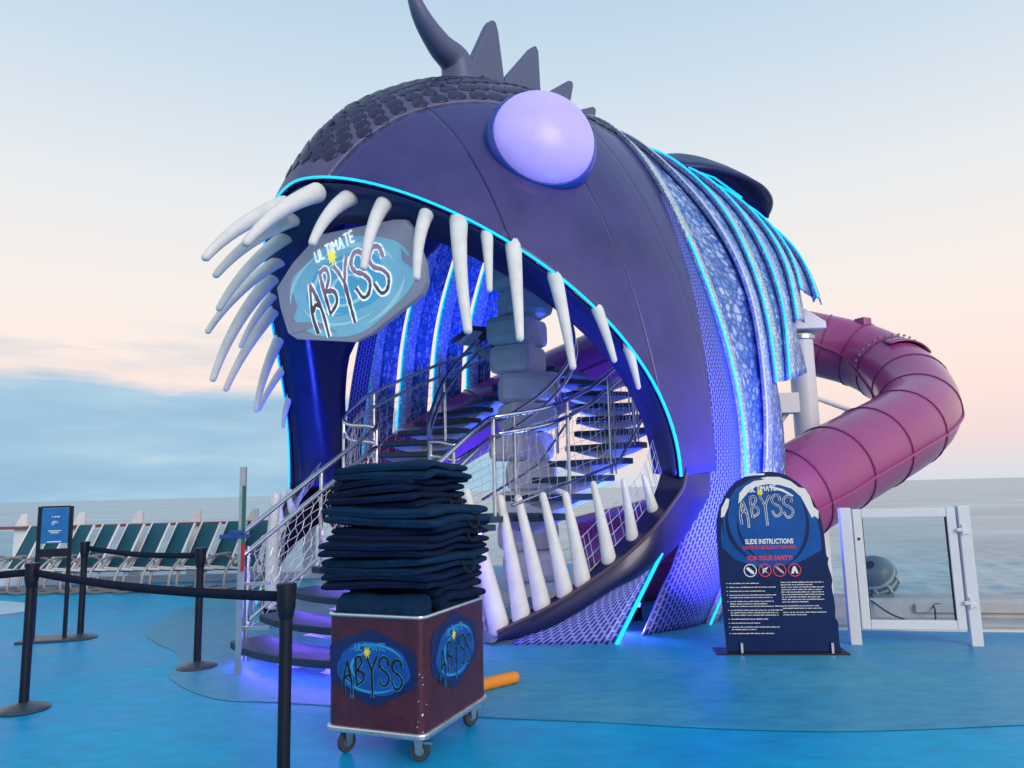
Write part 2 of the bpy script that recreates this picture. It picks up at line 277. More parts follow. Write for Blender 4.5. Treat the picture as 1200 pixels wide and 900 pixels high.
# ------------------------------------------------------------------ mesh helpers
def V3(p): return Vector(p)
class MB:
    def __init__(s): s.v = []; s.f = []; s.uv = {}
    def add(s, vs, fs):
        o = len(s.v); s.v += [tuple(p) for p in vs]; s.f += [tuple(i + o for i in f) for f in fs]; return o
    def box(s, c, size, rz=0, rot=None):
        x, y, z = (q / 2 for q in size); Rm = rot or Matrix.Rotation(rz, 3, 'Z'); c = Vector(c)
        vs = [c + Rm @ Vector((a * x, b * y, d * z)) for d in (-1, 1) for b in (-1, 1) for a in (-1, 1)]
        s.add(vs, [(0, 2, 3, 1), (4, 5, 7, 6), (0, 1, 5, 4), (2, 6, 7, 3), (0, 4, 6, 2), (1, 3, 7, 5)]); return s
    def tube(s, pts, r, n=10, caps=True, closed=False, round_end=False):
        P = [Vector(p) for p in pts]; m = len(P)
        rs = [r] * m if isinstance(r, (int, float)) else list(r)
        if round_end:
            d0 = (P[0] - P[1]).normalized(); d1 = (P[-1] - P[-2]).normalized()
            pre = [(P[0] + d0 * rs[0] * k, rs[0] * q) for k, q in ((.62, .35), (.5, .66), (.28, .9))]
            post = [(P[-1] + d1 * rs[-1] * k, rs[-1] * q) for k, q in ((.32, .92), (.65, .7), (.88, .38))]
            rs = [q for _, q in pre] + rs + [q for _, q in post]; P = [a for a, _ in pre] + P + [a for a, _ in post]; m = len(P)
        T = []
        for i in range(m):
            a = P[(i - 1) % m] if (closed or i) else P[0]; b = P[(i + 1) % m] if (closed or i < m - 1) else P[-1]
            T.append((b - a).normalized())
        ref = Vector((0, 0, 1)) if abs(T[0].z) < .95 else Vector((1, 0, 0))
        nrm = (ref - T[0] * ref.dot(T[0])).normalized(); vs = []
        for i in range(m):
            nrm = (nrm - T[i] * nrm.dot(T[i])).normalized(); bn = T[i].cross(nrm)
            vs += [P[i] + (nrm * math.cos(2 * math.pi * k / n) + bn * math.sin(2 * math.pi * k / n)) * rs[i] for k in range(n)]
        fs = []
        for i in range(m if closed else m - 1):
            j = (i + 1) % m
            fs += [(i * n + k, i * n + (k + 1) % n, j * n + (k + 1) % n, j * n + k) for k in range(n)]
        if caps and not closed: fs += [tuple(range(n))[::-1], tuple((m - 1) * n + k for k in range(n))]
        s.add(vs, fs); return s
    def lathe(s, prof, c=(0, 0, 0), n=24, rot=None):
        c = Vector(c); Rm = rot or Matrix.Identity(3); vs = []
        for r, z in prof: vs += [c + Rm @ Vector((r * math.cos(2 * math.pi * k / n), r * math.sin(2 * math.pi * k / n), z)) for k in range(n)]
        fs = [(i * n + k, i * n + (k + 1) % n, (i + 1) * n + (k + 1) % n, (i + 1) * n + k) for i in range(len(prof) - 1) for k in range(n)]
        fs += [tuple(range(n))[::-1], tuple((len(prof) - 1) * n + k for k in range(n))]
        s.add(vs, fs); return s
    def prism(s, poly, ext):
        n = len(poly); ext = Vector(ext); vs = [Vector(p) for p in poly] + [Vector(p) + ext for p in poly]
        s.add(vs, [tuple(range(n))[::-1], tuple(range(n, 2 * n))] + [(i, (i + 1) % n, n + (i + 1) % n, n + i) for i in range(n)]); return s
    def grid(s, fn, nu, nv, Lu=1.0, Lv=1.0, closed_u=False):
        o = len(s.v); s.v += [tuple(fn(i / nu, j / nv)) for i in range(nu + 1) for j in range(nv + 1)]
        for i in range(nu):
            for j in range(nv):
                q = (o + i * (nv + 1) + j, o + (i + 1) * (nv + 1) + j, o + (i + 1) * (nv + 1) + j + 1, o + i * (nv + 1) + j + 1)
                s.uv[len(s.f)] = [(i / nu * Lu, j / nv * Lv), ((i + 1) / nu * Lu, j / nv * Lv), ((i + 1) / nu * Lu, (j + 1) / nv * Lv), (i / nu * Lu, (j + 1) / nv * Lv)]
                s.f.append(q)
        return s
    def build(s, name, m, parent=None, smooth=False, solid=0.0, bevel=0.0, fixn=True, angle=40, sub=0, offset=-1):
        base = Vector((0, 0, 0)); q = parent
        while q: base += q.location; q = q.parent
        me = D.meshes.new(name); me.from_pydata([(p[0] - base.x, p[1] - base.y, p[2] - base.z) for p in s.v], [], s.f)
        if s.uv:
            ul = me.uv_layers.new(name='UVMap')
            for pi, uvs in s.uv.items():
                for li, u in zip(me.polygons[pi].loop_indices, uvs): ul.data[li].uv = u
        if fixn:
            bm = bmesh.new(); bm.from_mesh(me); bmesh.ops.recalc_face_normals(bm, faces=bm.faces); bm.to_mesh(me); bm.free()
        me.materials.append(MAT[m] if isinstance(m, str) else m)
        o = D.objects.new(name, me); COL.objects.link(o); o.parent = parent
        if solid:
            md = o.modifiers.new('thickness', 'SOLIDIFY'); md.thickness = solid; md.offset = offset
        if bevel:
            md = o.modifiers.new('bevel', 'BEVEL'); md.width = bevel; md.segments = 2; md.limit_method = 'ANGLE'; md.angle_limit = R(35)
        if sub:
            md = o.modifiers.new('sub', 'SUBSURF'); md.levels = sub; md.render_levels = sub
        if smooth:
            me.polygons.foreach_set('use_smooth', [True] * len(me.polygons))
            if not sub and angle < 180:
                try: me.set_sharp_from_angle(angle=R(angle))
                except Exception: pass
        return o
def tag(o, label=None, cat=None, group=None, kind=None):
    if label: o['label'] = label
    if cat: o['category'] = cat
    if group: o['group'] = group
    if kind: o['kind'] = kind
    return o
def thing(name, loc, label, cat, group=None, rz=0):
    o = D.objects.new(name, None); COL.objects.link(o); o.location = loc; o.rotation_euler.z = rz; o.empty_display_size = .1
    return tag(o, label, cat, group)
def copy_tree(o, parent=None):
    c = o.copy(); COL.objects.link(c); c.parent = parent
    for ch in list(o.children): copy_tree(ch, c)
    return c
def spline(pts, per=8, closed=False):
    P = [Vector(p) for p in pts]; n = len(P); out = []
    for i in range(n if closed else n - 1):
        p1, p2 = P[i], P[(i + 1) % n]
        p0 = P[(i - 1) % n] if (closed or i) else p1 * 2 - p2
        p3 = P[(i + 2) % n] if (closed or i + 2 < n) else p2 * 2 - p1
        for k in range(per):
            t = k / per
            out.append(0.5 * ((2 * p1) + (p2 - p0) * t + (2 * p0 - 5 * p1 + 4 * p2 - p3) * t * t + (3 * p1 - p0 - 3 * p2 + p3) * t ** 3))
    if not closed: out.append(P[-1])
    return out
def interp(x, xs, ys):
    if x <= xs[0]: return ys[0]
    for i in range(len(xs) - 1):
        if x <= xs[i + 1]: return ys[i] + (ys[i + 1] - ys[i]) * (x - xs[i]) / (xs[i + 1] - xs[i])
    return ys[-1]

# ------------------------------------------------------------------ setting: sea, deck, painted areas, ledge, rail
b = MB(); b.grid(lambda u, v: ((u - .5) * 80000, (v - .3) * 80000, -17.2), 2, 2); o = b.build('sea', 'sea'); tag(o, kind='structure')
def sea_waves():
    import numpy as np
    rng = np.random.default_rng(5); nr, na = 620, 620
    r = 45.0 * 1.0078 ** np.arange(nr); a = np.linspace(R(-58), R(58), na)
    X = np.sin(a)[None, :] * r[:, None]; Y = np.cos(a)[None, :] * r[:, None]; Z = np.zeros_like(X)
    cell = np.maximum(r * 0.0078, r * (a[1] - a[0]))[:, None]
    for i in range(70):
        lam = 1.0 * (8.5 / 1.0) ** rng.random(); th = R(35) + rng.normal() * .75; k = 2 * math.pi / lam
        fade = np.clip((lam / cell - 2.2) / 2.5, 0, 1)
        ph = rng.random() * 6.28; arg = k * (X * math.cos(th) + Y * math.sin(th)) + ph
        Z += fade * .0105 * lam * (np.sin(arg) - .35 * np.cos(2 * arg))
    Z *= .62; Z -= 16.0
    me = D.meshes.new('sea_waves'); n = nr * na; me.vertices.add(n)
    me.vertices.foreach_set('co', np.stack([X, Y, Z], -1).reshape(-1))
    i, j = np.meshgrid(np.arange(nr - 1), np.arange(na - 1), indexing='ij'); q = i * na + j
    f = np.stack([q, q + 1, q + na + 1, q + na], -1).reshape(-1); nf = (nr - 1) * (na - 1)
    me.loops.add(nf * 4); me.polygons.add(nf); me.loops.foreach_set('vertex_index', f)
    me.polygons.foreach_set('loop_start', np.arange(0, nf * 4, 4)); me.polygons.foreach_set('use_smooth', np.ones(nf, bool))
    me.update(); me.validate(); me.materials.append(MAT['sea'])
    w = D.objects.new('sea_waves', me); COL.objects.link(w); tag(w, kind='structure')
sea_waves()
deck_poly = [(-22, -6), (9, -6), (9, 6.45), (2.95, 7.72), (5.25, 13.6), (5.25, 15.0), (-22, 13.6 + .6)]
b = MB(); b.prism([(x, y, -.4) for x, y in deck_poly], (0, 0, .4)); o = b.build('deck', 'deck_blue'); tag(o, kind='structure')
pat = [(-4.6, 13.4), (-4.52, 11.4), (-4.42, 10.2), (-4.25, 9.2), (-4.1, 8.45), (-3.63, 7.75), (-3.25, 7.32), (-2.99, 6.75), (-2.91, 6.42), (-2.62, 6.02), (-2.32, 5.73), (-2.07, 5.58),
       (-1.68, 5.5), (-.92, 5.27), (-.27, 5.05), (.48, 4.88), (1.22, 4.69), (1.94, 4.59), (2.98, 4.63), (3.9, 4.72), (5.5, 4.95), (8.9, 5.6)]
pat = [(p.x, p.y) for p in spline([(x, y, 0) for x, y in pat], 5)] + [(8.9, 6.4), (2.95, 7.65), (5.1, 13.5)]
b = MB(); b.add([(x, y, .004) for x, y in pat], [tuple(range(len(pat)))]); o = b.build('deck_teal_area', 'deck_teal'); tag(o, kind='structure')
pw = spline([(-6.75, 9.95, 0), (-6.62, 10.35, 0), (-7.05, 11.0, 0), (-8.2, 11.5, 0), (-10.2, 11.3, 0), (-11.2, 10.2, 0), (-10, 9.2, 0), (-8.0, 9.0, 0)], 6, True)
b = MB(); b.add([(p.x, p.y, .004) for p in pw], [tuple(range(len(pw)))]); o = b.build('deck_pale_area', 'deck_pale'); tag(o, kind='structure')
# ledge at the ship's side, right
d = Vector((1, -.205, 0)).normalized(); n_ = Vector((.205, 1, 0)).normalized()
b = MB(); a0 = Vector((2.98, 7.74, 0)); prof = [(0, 0), (0, .05), (.28, .07), (.30, .235), (.33, .25), (.62, .25), (.62, -.3), (0, -.3)]
b.prism([a0 + n_ * y + Vector((0, 0, z)) for y, z in prof], d * 6.2); o = b.build('side_ledge', 'ledge', bevel=.008); tag(o, kind='structure')
b = MB(); b.prism([a0 + n_ * (.28 + y) + d * 1.02 + Vector((0, 0, z)) for y, z in ((-.04, .12), (-.04, .2), (.03, .2), (.03, .12))], d * 5); b.build('ledge_step', 'ledge', o, bevel=.006)
b = MB(); b.box(a0 + n_ * -.10 + d * 3.1 + Vector((0, 0, .012)), (6.2, .035, .024), rz=math.atan2(d.y, d.x)); o2 = b.build('deck_edge_strip', 'white_paint'); tag(o2, kind='structure')

rl = thing('deck_railing', (-10, 13.35, 0), 'brown wooden handrail with white fin posts and glass behind the loungers', 'railing')
b = MB(); b.box((-9.7, 13.35, 1.0), (13.0, .09, .05)); b.build('handrail', 'rail_wood', rl, bevel=.01)
for i in range(13):
    x = -3.62 - i * 1.03
    b = MB(); b.prism([(x - .16, 13.42, 0), (x - .16, 13.42, .95), (x - .15, 13.42, 1.04), (x - .04, 13.42, 1.235), (x + .06, 13.42, 1.24), (x + .06, 13.42, 0)], (0, .07, 0)); b.build('post', 'white_paint', rl, bevel=.008)
    if i < 12:
        b = MB(); b.box((x - .55, 13.45, .52), (.80, .012, .86)); b.build('glass_pane', 'glass', rl)
b = MB(); b.box((-9.7, 13.42, .06), (13.0, .12, .12)); b.build('kick_plate', 'white_paint', rl)

# ------------------------------------------------------------------ the fish: a curved frame (s back along the spine, v across, w up)
T0, T1, S0, S1 = R(36.3), R(56.0), 0.0, 2.6
_S = [-3.6 + i * .02 for i in range(700)]
_T = [T0 + (T1 - T0) * min(1, max(0, (s - S0) / (S1 - S0))) for s in _S]
_X, _Y = [0], [0]
for i in range(1, 700): _X.append(_X[-1] + math.sin(_T[i]) * .02); _Y.append(_Y[-1] + math.cos(_T[i]) * .02)
k0 = 180; _X = [x - _X[k0] - .858 if 0 else x for x in _X]
ox, oy = _X[k0], _Y[k0]
_X = [x - ox - .858 for x in _X]; _Y = [y - oy + 9.463 for y in _Y]
def W(s, v, w):
    k = (s + 3.6) / .02; i = max(0, min(698, int(math.floor(k)))); f = k - i
    x = _X[i] + (_X[i + 1] - _X[i]) * f; y = _Y[i] + (_Y[i + 1] - _Y[i]) * f; t = _T[i] + (_T[i + 1] - _T[i]) * f
    return Vector((x + v * math.cos(t), y - v * math.sin(t), w))
TS = [-2.4, 0, 1.5, 3, 4.5, 6, 7.5, 9]
TV = [2.6, 3.2, 3.3, 3.15, 2.75, 2.2, 1.6, 1.0]; TZ = [5.57, 7.05, 7.32, 7.0, 6.85, 6.5, 5.6, 5.0]; TC = [1.9, 1.9, 1.9, 2.0, 2.4, 3.0, 3.7, 4.4]
_smooth = {}
def sec(s):
    # lightly smoothed tables
    def sm(tab): return sum(interp(s + d, TS, tab) for d in (-.6, -.3, 0, .3, .6)) / 5
    return sm(TV), sm(TZ), sm(TC)
def surf(s, a, off=0.0):
    """a in degrees from the ridge (0) round the near flank (+) or far flank (-); below 90 it runs down the side to the deck"""
    sg = 1 if a >= 0 else -1; a = abs(a); Vv, Z, c = sec(s)
    if a <= 90:
        v = Vv * max(0, math.sin(R(a))) ** 1.176; w = c + (Z - c) * max(0, math.cos(R(a))) ** 1.176
        nv_, nw = math.sin(R(a)), math.cos(R(a))
    else:
        w = c - (a - 90) / 15.0; v = Vv * (1 - .08 * ((c - w) / c) ** 2); nv_, nw = 1, 0
    return s, sg * (v + off * nv_), w + off * nw
def WS(s, a, off=0.0): return W(*surf(s, a, off))

fish = thing('fish_slide_entrance', (W(0, 0, 0).x, W(0, 0, 0).y, 0), 'giant purple deep sea fish with gaping toothed mouth built over stairs as slide entrance', 'fish sculpture')

# head shell between the mouth rim and the rear cheek edge
BA, BS = [0, 27, 42, 52, 60, 67, 74, 80, 86, 95], [3.75, 3.27, 2.6, 2.13, 1.64, 1.36, 1.2, 1.06, .96, 1.0]
BSF = [2.6, 2.2, 1.62, 1.2, .78, .62, .66, .72, .74, .76]
def rim(t):
    c_ = max(0.0, math.cos(t * math.pi / 2)); s_ = max(0.0, math.sin(t * math.pi / 2))
    return Vector((-2.357 * c_ ** 2.133, 3.152 * s_ ** 1.147, 1.542 + 3.234 * c_ ** 1.007))
def head(q, t):
    sg = 1 if t >= 0 else -1; t = abs(t); r_ = rim(t); a = 94.5 * t
    sb = interp(a, BA, BS if sg > 0 else BSF)
    if t < .2: sb = interp(a, BA, BS) * (.5 + 2.5 * t * sg) + interp(a, BA, BSF) * (.5 - 2.5 * t * sg)
    s = r_.x + (sb - r_.x) * q
    P = Vector(surf(s, a)); P0 = Vector(surf(r_.x, a)); k = 12 * max(0, 1 - t) ** 1.2 + 1.2
    P += (r_ - P0) * max(0.0, 1 - q) ** k
    return Vector((P.x, P.y * sg, P.z))
def tband(q): return .115 + .235 * min(1, q / .34)
def head_panel(name, m, f0, f1, nt_, cuts):
    def qcut(tau, c):
        q = .5
        for _ in range(16):
            t = f0(q) + (f1(q) - f0(q)) * tau; x0 = head(0, t).x; x1 = head(1, t).x
            q = min(1.0, max(0.0, (c - x0) / max(1e-6, x1 - x0)))
        return q
    edges = [-9] + cuts + [9]
    for lo, hi in zip(edges[:-1], edges[1:]):
        nq = 34; bm = bmesh.new(); vs = {}
        ql = [qcut(j / nt_, lo + .004) for j in range(nt_ + 1)]; qh = [qcut(j / nt_, hi - .004) for j in range(nt_ + 1)]
        for i in range(nq + 1):
            for j in range(nt_ + 1):
                q = ql[j] + (qh[j] - ql[j]) * (i / nq) ** (1.6 if lo < -5 else 1.15); p = head(q, f0(q) + (f1(q) - f0(q)) * j / nt_)
                vs[i, j] = bm.verts.new(W(p.x, p.y, p.z))
        for i in range(nq):
            for j in range(nt_):
                if qh[j] - ql[j] < 1e-4 and qh[j + 1] - ql[j + 1] < 1e-4: continue
                bm.faces.new((vs[i, j], vs[i + 1, j], vs[i + 1, j + 1], vs[i, j + 1]))
        bmesh.ops.remove_doubles(bm, verts=bm.verts, dist=.0012)
        bmesh.ops.delete(bm, geom=[v for v in bm.verts if not v.link_faces], context='VERTS')
        bm.verts.index_update(); mb = MB()
        mb.add([v.co.copy() for v in bm.verts], [[v.index for v in f.verts] for f in bm.faces]); bm.free()
        if not mb.f: continue
        o = mb.build(name, m, fish, smooth=True, fixn=False, angle=60)
        md = o.modifiers.new('thickness', 'SOLIDIFY'); md.thickness = .05; md.offset = 0
CUTS = [-1.25, -.15, 1.05]
head_panel('crown_panel', 'crown_paint', lambda q: -tband(q), tband, 24, [-1.25, .6])
head_panel('cheek_panel', 'head_paint', lambda q: tband(q) + .003, lambda q: 1, 40, CUTS)
head_panel('cheek_panel', 'head_paint', lambda q: -1, lambda q: -tband(q) - .003, 40, CUTS)

def offs(q, t, h):
    e = .004; P = head(q, t); a = head(min(1, q + e), t) - head(max(0, q - e), t); b_ = head(q, t + e) - head(q, t - e)
    n = a.cross(b_).normalized()
    if n.z < 0 and abs(t) < .6: n = -n
    return P + n * h, n, a.normalized()
# overlapping scales on the crown
sb = MB()
prof = []
for i in range(7):
    u = i / 6; wv = (math.sin(math.pi * (.16 + .84 * (1 - u))) ** .75) if u < 1 else .06
    for j in range(-2, 3): prof.append(((u - .3) * 1.0, j / 2 * .5 * wv, (1 - (j / 2) ** 2) * .03 * (1 - .5 * u) + u * .085))
sb.add(prof, [(i * 5 + j, i * 5 + j + 1, i * 5 + j + 6, i * 5 + j + 5) for i in range(6) for j in range(4)])
scale_me = None
for row in range(-5, 6):
    n = 27
    for k in range(n):
        x = (k + (.5 if row % 2 else 0) + .3) / n
        q = .015 + .97 * x ** 1.15; t = row * .182 * tband(q) + .003 * math.sin(k * 2.1 + row)
        P, nn, al = offs(q, t, .027)
        Pw = W(*P); Pa = W(*(P + al * .05)) - Pw; Pn = W(*(P + nn * .05)) - Pw
        ax = Pa.normalized(); az_ = (Pn - ax * Pn.dot(ax)).normalized(); ay = az_.cross(ax)
        if scale_me is None:
            o = sb.build('scale', 'scale_paint', None, smooth=True, solid=.02, angle=180); scale_me = o; o.parent = fish
        else:
            o = scale_me.copy(); COL.objects.link(o)
        sz = (.195 + .03 * random.random()) * (.70 + .36 * min(1, tband(q) / .3))
        mm = Matrix((ax, ay, az_)).transposed().to_4x4() @ Matrix.Rotation(random.uniform(-.12, .12), 4, 'Z') @ Matrix.Diagonal((sz * 1.05, sz, sz, 1)); mm.translation = Pw - fish.location
        o.matrix_local = mm

# neon tube along the whole mouth rim and the flange behind it
rt_ = [i / 60 for i in range(-60, 61)]
def rimW(t, din=0.0, back=0.0):
    r_ = rim(abs(t)); sg = 1 if t >= 0 else -1
    c = Vector((.35, 0, 1.9)); dv = (c - r_).normalized()
    p = r_ + dv * din + Vector((back, 0, 0))
    return W(p.x, p.y * sg, p.z)
MB().tube([rimW(t, -.012) for t in rt_], .016, 6).build('neon_strip', 'neon', fish, smooth=True)
b = MB(); b.grid(lambda u, v: rimW(-1 + 2 * u, .03 + .36 * v, .04 + .30 * v), 90, 3, 9, .5); b.build('lip_flange', 'lip_blue', fish, smooth=True, solid=.04)
# inside bracing ribs of the cheek that show through the mouth
for sg in (-1, 1):
    b = MB(); b.tube([W(p.x, p.y, p.z) for p in [head(.5, sg * (.45 + .5 * i / 14)) * 1.0 + Vector((0, -sg * .10, 0)) for i in range(15)]], .05, 8); b.build('cheek_brace', 'lip_blue', fish, smooth=True)
    b = MB(); b.grid(lambda u, v: W(*(head(.06 + .9 * v, sg * (.30 + .69 * u)) + Vector((0, -sg * .12, -.04)))), 24, 6); b.build('cheek_lining', 'lip_blue', fish, smooth=True, solid=.02)

# eyes
def eye(sg):
    c = W(-.47, sg * 1.86, 5.26); ax = (W(-.47 - .56, sg * (1.86 + .72), 5.26 + .16) - c).normalized()
    c += ax * .15; rot = ax.to_track_quat('Z', 'Y').to_matrix()
    ringp = [(.0, -.60), (.62, -.60), (.645, -.05), (.635, .05), (.60, .085), (.0, .085)]
    rg = MB().lathe(ringp, c, 40, rot).build('eye_ring', 'eye_ring', fish, smooth=True)
    pr = [(.585 * math.cos(R(a)), .06 + .36 * math.sin(R(a))) for a in range(0, 90, 9)] + [(.004, .42)]
    MB().lathe([(.585, -.2)] + pr, c, 40, rot).build('eye', 'eye', fish, smooth=True, angle=180)
eye(1); eye(-1)

# upper teeth: root, tip, thickness in fish coordinates; the far row mirrors the near one
UT = [((-2.30, .27, 4.60), (-3.17, .34, 3.81), .105), ((-2.03, .48, 4.58), (-2.77, .80, 3.81), .095), ((-1.85, .83, 4.50), (-2.48, 1.19, 3.56), .09), ((-1.62, 1.22, 4.36), (-2.30, 1.70, 3.40), .085),
      ((-1.50, 1.54, 4.24), (-2.00, 2.05, 2.90), .10), ((-1.32, 1.76, 4.10), (-1.64, 2.03, 3.36), .07), ((-1.14, 1.96, 3.98), (-1.62, 2.36, 2.84), .09), ((-.85, 2.26, 3.68), (-1.03, 2.56, 2.62), .085),
      ((-.52, 2.54, 3.36), (-.76, 2.87, 2.68), .07), ((-.30, 2.78, 2.92), (-.33, 2.90, 2.45), .06)]
def tooth(root, tip, r0, sg, bow, nm='tooth'):
    a, c_ = Vector(root), Vector(tip); dv = c_ - a; ln = dv.length
    mid = (a + c_) / 2 + Vector(bow) * ln
    a.y *= sg; c_.y *= sg; mid.y *= sg
    pts = []
    for i in range(11):
        t = i / 10; p = a * (1 - t) ** 2 + mid * 2 * t * (1 - t) + c_ * t * t; pts.append(W(*p))
    rr = [r0 * (1.02 - .60 * (i / 10) ** .85) for i in range(11)]
    MB().tube(pts, rr, 14, round_end=True).build(nm, 'tooth', fish, smooth=True, angle=180)
for i, (a, c_, r0) in enumerate(UT):
    for sg in (1, -1): tooth(a, c_, r0, sg, (-.09, .03, .06) if i < 5 else (-.06, .05, .01))
LTB = [(-.14, 2.90, 1.22), (-.40, 2.79, .95), (-.60, 2.63, .74), (-.79, 2.44, .53), (-.90, 2.30, .44), (-1.03, 2.12, .32), (-1.14, 1.95, .21), (-1.26, 1.77, .12)]
LTT = [(-.25, 2.87, 1.55), (-.48, 2.76, 1.51), (-.69, 2.54, 1.49), (-.88, 2.33, 1.39), (-1.01, 2.15, 1.39), (-1.15, 1.95, 1.37), (-1.24, 1.80, 1.37), (-1.42, 1.52, 1.44)]
for i, (a, c_) in enumerate(zip(LTB, LTT)):
    for sg in (1, -1): tooth(a, c_, (.06, .065, .075, .085, .085, .09, .095, .105)[i], sg, (-.03, .03, .0))

# lower jaw: lip and hull
LIP = [(.10, 3.20, 1.58), (.0, 3.18, 1.42), (-.13, 3.12, 1.27), (-.36, 3.01, 1.03), (-.56, 2.86, .83), (-.75, 2.67, .65), (-1.05, 2.30, .37), (-1.36, 1.82, .11)]
INN = [(.16, 2.90, 1.60), (.0, 2.87, 1.40), (-.14, 2.82, 1.22), (-.40, 2.70, .97), (-.58, 2.56, .78), (-.77, 2.38, .56), (-1.03, 2.04, .33), (-1.30, 1.62, .11)]
HUL = [(1.02, 3.24, 1.61), (.80, 3.27, 1.36), (.42, 3.22, 1.12), (-.05, 3.10, .82), (-.42, 2.92, .60), (-.69, 2.70, .46), (-1.07, 2.22, .13), (-1.40, 1.74, .0)]
def fs(pts, per=5): return spline(pts, per)
for sg in (1, -1):
    l, i_, h = fs(LIP), fs(INN), fs(HUL); n = len(l) - 1
    def pick(A, u): return A[min(n, int(round(u * n)))]
    def sec_(u, v):
        L_, I_, H_ = pick(l, u), pick(i_, u), pick(h, u)
        if v < .34: p = I_.lerp(L_, v / .34)
        elif v < .9: 
            f = (v - .34) / .56; p = L_.lerp(H_, f) + Vector((0, .05 * math.sin(math.pi * f) * min(1, u * 5), 0))
        else: p = H_.lerp(Vector((H_.x, H_.y - .25, max(0, H_.z - .03))), (v - .9) / .1)
        return W(p.x, p.y * sg, p.z)
    b = MB(); b.grid(sec_, n, 12); jaw = b.build('lower_jaw', 'jaw_paint', fish, smooth=True, angle=35)
    b = MB(); b.tube([W(p.x, p.y * sg, p.z + .012) for p in l], .018, 6); b.build('jaw_trim', 'trim_brown', jaw, smooth=True)
    # safety net from the jaw up to the stair
    b = MB()
    A_ = [i_[int(k * n / 22)] for k in range(23)]
    for k, p in enumerate(A_):
        b.tube([W(p.x, p.y * sg, p.z), W(p.x + .05, (p.y - .10) * sg, p.z + .34)], .004, 4, caps=False)
    for hh in (.0, .11, .22, .33):
        b.tube([W(p.x + .05 * hh / .34, (p.y - .10 * hh / .34) * sg, p.z + hh) for p in A_], .004, 4, caps=False)
    b.build('safety_net', 'wire', fish)

# perforated gill panels between cheek and first rib, with lit edges
def n1s(a): return interp(a, [0, 40, 60, 80, 97, 106, 112, 121], [2.55, 2.0, 1.72, 1.85, 1.82, 1.62, 1.34, .82])
for sg in (1, -1):
    if sg < 0:
        b = MB(); b.grid(lambda u, v: WS(.74 + .24 * v - .25 * max(0, u - .7), -(50 + 68 * u), -.04), 60, 4, 5.4, .24); b.build('gill_panel', 'perforated', fish, smooth=True, solid=.02)
    else: b = MB(); b.grid(lambda u, v: WS((n1s(50 + 68.5 * u) + .16) * v + (1 - v) * interp(50 + 68.5 * u, [50, 60, 70, 80, 95, 105, 112, 119], [1.75, 1.40, 1.15, .92, .70, .20, -.12, -.34]), sg * (50 + 68.5 * u), -.05 + .08 * math.sin(v * math.pi) + .06 * v), 60, 8, 5.4, 1.0); b.build('gill_panel', 'perforated', fish, smooth=True, solid=.02)
    def n0(u): return Vector((-.28 - .52 * u, 3.02 - .26 * u, .80 - .80 * u))
    b = MB(); b.grid(lambda u, v: (lambda p, q: W(*(lambda r_: (r_.x, r_.y * sg, r_.z))(p.lerp(q, v))))(n0(u) + Vector((0, 0, 0)), Vector((-.62 - .72 * u, 2.72 - .82 * u, .50 - .50 * u))), 12, 8, .9, .8); b.build('jaw_fin', 'perforated', fish, smooth=True, solid=.02)
    MB().tube([W(n0(u).x, (n0(u).y + .02) * sg, n0(u).z) for u in (0, .25, .5, .75, 1)], .02, 6).build('neon_strip', 'neon', fish, smooth=True)

# ribs: overlapping printed panels with a neon edge
RIBS = [  # (neon station by angle), last angle, width of front band, width of blue panel, neon?
    (([0, 40, 60, 80, 97, 106, 112, 121], [2.45, 2.0, 1.72, 1.85, 1.82, 1.62, 1.34, .82]), 119, .34, .52, 58),
    (([0, 37, 49, 63, 76, 84, 100], [2.75, 2.83, 3.1, 3.2, 2.92, 2.78, 2.62]), 106, .22, .36, 97),
    (([0, 33, 45, 58, 70, 80], [3.55, 3.6, 3.7, 3.56, 3.38, 3.12]), 80.5, .26, .42, 0),
    (([0, 30, 45, 54, 63, 73, 80], [4.35, 4.42, 4.35, 4.24, 4.12, 3.8, 3.45]), 80.5, .30, .40, 0),
    (([0, 31, 51, 62, 72], [5.05, 5.15, 5.02, 4.7, 4.2]), 70, .30, .36, 0),
    (([0, 35, 52, 63, 70], [5.72, 5.7, 5.46, 5.0, 4.7]), 63, .28, .34, 0),
    (([0, 43, 55, 64, 70], [6.3, 6.2, 5.95, 5.68, 5.5]), 64.5, .28, .30, 0)]
FARR = [(([0, 60, 75, 100, 119], [1.05 + .47 * k, .98 + .47 * k, 1.05 + .49 * k, 1.05 + .47 * k, .75 + .47 * k]), (112, 84, 82, 76, 62, 54, 48)[k], .13, .215, 0) for k in range(7)]
